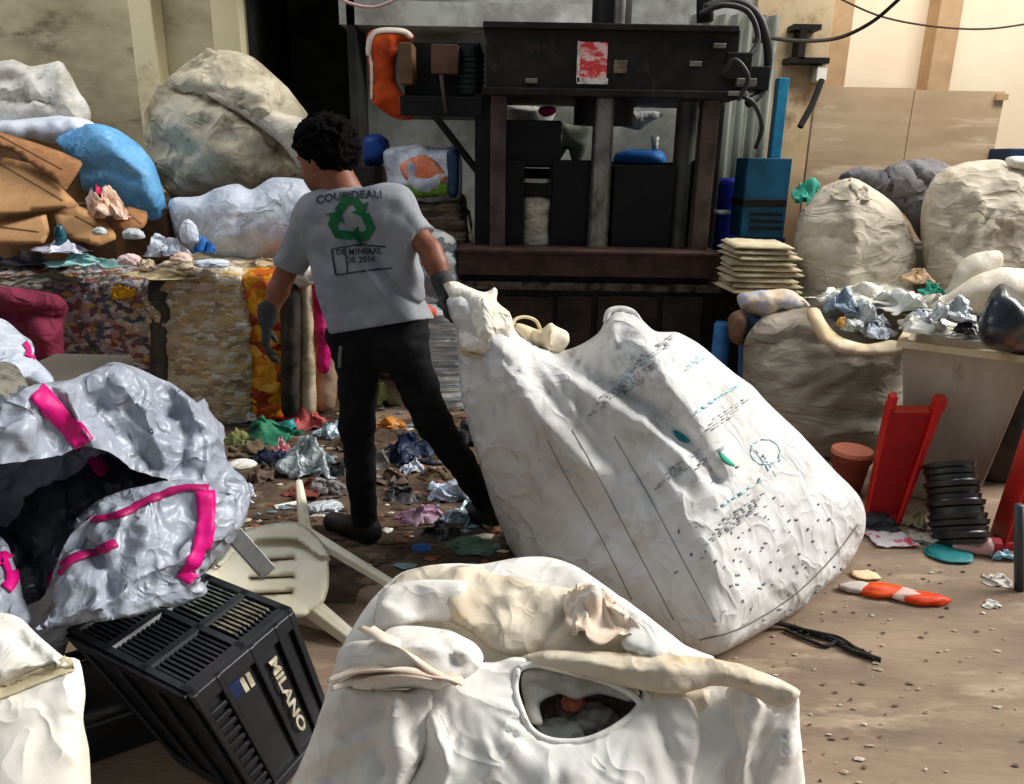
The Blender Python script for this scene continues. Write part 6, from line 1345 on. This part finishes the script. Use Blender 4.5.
for (a0, a1, b0, b1) in ((-.035, .0, 0, 1), (1, 1.035, 0, 1)):
    for c0 in (.02, .9): cbox(m1, a0, a1, b0, b1, c0, c0 + .09)
    for b_ in (0, .3, .62, .93): cbox(m1, a0, a1, b_, b_ + .06, .02, .98)
m1.build('ribs', M_blackp, cr, bevel=.003)
V2, F2 = text_tris('MILANO', 1.0, .03); w_ = V2[:, 0].max() - V2[:, 0].min(); V2 = V2 / w_
Vt = [cq(.66 + y * .34 * 1.6 * .8, -.004, .50 + x * .60) - ey_ * .012 / np.linalg.norm(ey_) for x, y in V2]
o = raw('lettering', np.array(Vt), F2, mat('worn_white_letters', (206, 196, 172), .7, col2=(150, 140, 120), scale=40), cr, smooth=False); o.modifiers.new('s', 'SOLIDIFY').thickness = .003; o['label'] = 'worn white raised letters'
m1 = MB(); cbox(m1, .36, .40, -.012, .0, .18, .28); cbox(m1, .42, .46, -.012, .0, .18, .28); m1.build('white_mark', MATS['worn_white_letters'], cr)
m1 = MB(); cbox(m1, .25, .37, -.008, .0, .16, .27); m1.build('blue_sticker', mat('faded_navy', (28, 40, 74), .5), cr)
for a0, a1, b0, b1, m in ((.55, .92, .1, .3, mat('pale_straw_dust', (140, 134, 118), .8, col2=(60, 58, 52), scale=30)), (.6, .95, .36, .62, mat('greenish_dust', (104, 110, 100), .8, col2=(50, 54, 50), scale=30)), (.38, .6, .68, .92, mat('bluish_dust', (40, 46, 66), .7))):
    m1 = MB()
    for k_ in range(23):
        t = .032 + k_ * .0415
        if a0 < t < a1: cbox(m1, t, t + .016, b0, b1, .006, .018)
    m1.build('paper_shred', m, cr)
# second black tray flat on the floor
t0, t1, t2 = G(60, 720, .16), G(158, 688, .16), G(60, 640, .16); tr = empty('black_tray', [t0[0], t0[1], 0], 'black plastic tray low on the floor left of the lettered crate', 'tray')
e1, e2 = t1 - t0, (t2 - t0) * .8
MB().hexa(t0 - [0, 0, .16], e1, e2, [0, 0, .13]).build('body', M_blackp, tr, bevel=.02)
m1 = MB(); m1.tube([t0 - [0, 0, .02], t1 - [0, 0, .02], t1 + e2 - [0, 0, .02], t0 + e2 - [0, 0, .02], t0 - [0, 0, .02]], .018, 10); m1.build('rim', M_blackp, tr, True)
# --- overturned white chair
M_ch = mat('ivory_plastic', (243, 237, 216), .5, col2=(228, 218, 188), scale=3, bump=.05, bscale=20, spec=.4); M_slot = mat('slot_dark', (50, 46, 38), .8)
sl1 = [[(263, 560), (294, 558), (294, 559.6), (263, 561.6)], [(250, 578), (294, 576), (294, 577.6), (250, 579.6)], [(246, 594), (292, 592), (292, 593.8), (246, 595.8)]]
ch = blob('plastic_chair', [(200, 600), (206, 576), (222, 552), (240, 534), (262, 526), (290, 523), (306, 528), (320, 542), (328, 560), (329, 584), (324, 602), (312, 612), (300, 618), (270, 616), (230, 612)],
     [('z', 290, 523, .20), ('z', 206, 576, .18), ('z', 328, 565, .16), ('z', 230, 612, .10), ('z', 310, 612, .08)], .03, .012, M_ch, 'overturned ivory plastic chair with slotted seat behind the black crate', 'chair', step=3, wr=(0, 3), floor=True, expo=.22, holes=sl1, through=True, seed=51,
     creases=[([(240, 545), (290, 540), (322, 556)], 5, -.02), ([(215, 562), (250, 536), (295, 528)], 4, .012)])
def leg(p0, p1, w0, w1, nm='leg'):
    p0, p1 = np.asarray(p0), np.asarray(p1); t = (p1 - p0) / np.linalg.norm(p1 - p0); s_ = np.cross(t, [0, 0, 1.0]); s_ /= np.linalg.norm(s_); u_ = np.cross(s_, t)
    prof = [(-1, -.6), (-.75, .5), (0, .75), (.75, .5), (1, -.6), (.8, -.6), (.6, .3), (0, .5), (-.6, .3), (-.8, -.6)]; V = []
    for p, w in ((p0, w0), (p1, w1)): V += [p + s_ * a * w + u_ * b_ * w for a, b_ in prof]
    n = len(prof); Fc = [(k_, (k_ + 1) % n, n + (k_ + 1) % n, n + k_) for k_ in range(n)] + [tuple(range(n)), tuple(range(n, 2 * n))]
    raw(nm, V, Fc, M_ch, ch, smooth=False).modifiers.new('b', 'BEVEL').width = .003
leg(G(306, 532, .18), G(299, 482, .13), .026, .016); leg(G(298, 527, .20), G(392, 584, .12), .024, .018); leg(G(312, 606, .08), G(352, 638, .02), .034, .026); leg(G(215, 572, .15), G(190, 590, .30), .024, .018)
blob('seat_rim', [(240, 534), (262, 525), (292, 522), (308, 528), (324, 544), (330, 556), (318, 556), (296, 540), (262, 540), (240, 548), (222, 566), (214, 566)], [('z', 292, 522, .225), ('z', 214, 566, .2), ('z', 330, 556, .185)], .012, .01, M_ch, parent=ch, step=4, wr=(0, 1), floor=False, expo=.4)
a0, a1 = G(238, 540, .34), G(268, 574, .235)
dd = (a1 - a0) / np.linalg.norm(a1 - a0); s_ = np.cross(dd, [0, -.5, .86]); s_ /= np.linalg.norm(s_); u_ = np.cross(s_, dd)
a0 = a0 - dd * .05
br = MB().hexa(a0 - s_ * .026, s_ * .052, u_ * .022, dd * (np.linalg.norm(a1 - a0))).build('metal_bar', mat('grey_steel_bar', (128, 126, 124), .45, .5, col2=(98, 96, 92), scale=6), bevel=.003); tag(br, 'grey steel bar jutting from the silver sack over the chair seat', 'bar')

# ================================================================== LIGHT, CAMERA
w = bpy.data.worlds.new('sky'); SC.world = w; w.use_nodes = True
bg = w.node_tree.nodes['Background']; bg.inputs[0].default_value = (.80, .90, 1.0, 1); bg.inputs[1].default_value = .25
sun = bpy.data.lights.new('sun', 'SUN'); sun.energy = 4.2; sun.angle = math.radians(25); sun.color = (1, .975, .94)
so = bpy.data.objects.new('sun', sun); COL.objects.link(so)
sv = Vector((.90, .20, .64)); so.rotation_euler = sv.to_track_quat('Z', 'Y').to_euler()
def fill_lamp(name, loc, target, sx, sy, e, colr):
    l = bpy.data.lights.new(name, 'AREA'); l.shape = 'RECTANGLE'; l.size = sx; l.size_y = sy; l.energy = e; l.color = colr
    o = bpy.data.objects.new(name, l); COL.objects.link(o); o.location = loc; o.rotation_euler = (Vector(loc) - Vector(target)).to_track_quat('Z', 'Y').to_euler(); return o
fill_lamp('wall_fill', (3.6, 4.0, 5.2), (4.0, 6.4, 1.6), 4.0, 1.2, 240, (1, .97, .92))  # added area lamp that brightens the cream wall at right
fill_lamp('wall_fill', (-3.4, 3.9, 4.6), (-2.6, 5.6, 1.0), 3.2, 1.0, 70, (.97, .98, 1))  # added area lamp that lifts the left wall and heap
cam = bpy.data.cameras.new('camera'); co = bpy.data.objects.new('camera', cam); COL.objects.link(co)
cam.sensor_width = 36; cam.sensor_fit = 'HORIZONTAL'; cam.lens = 36 * FPX / 1024; cam.clip_start = .05
M = Matrix(((_r[0], _u[0], -_f[0], 0), (_r[1], _u[1], -_f[1], 0), (_r[2], _u[2], -_f[2], CAM_H), (0, 0, 0, 1))); co.matrix_world = M
SC.camera = co
vs = SC.view_settings; SC.display_settings.display_device = 'sRGB'; vs.view_transform = 'Standard'; vs.look = 'None'; vs.exposure = 0.0; vs.gamma = 1; vs.use_curve_mapping = False
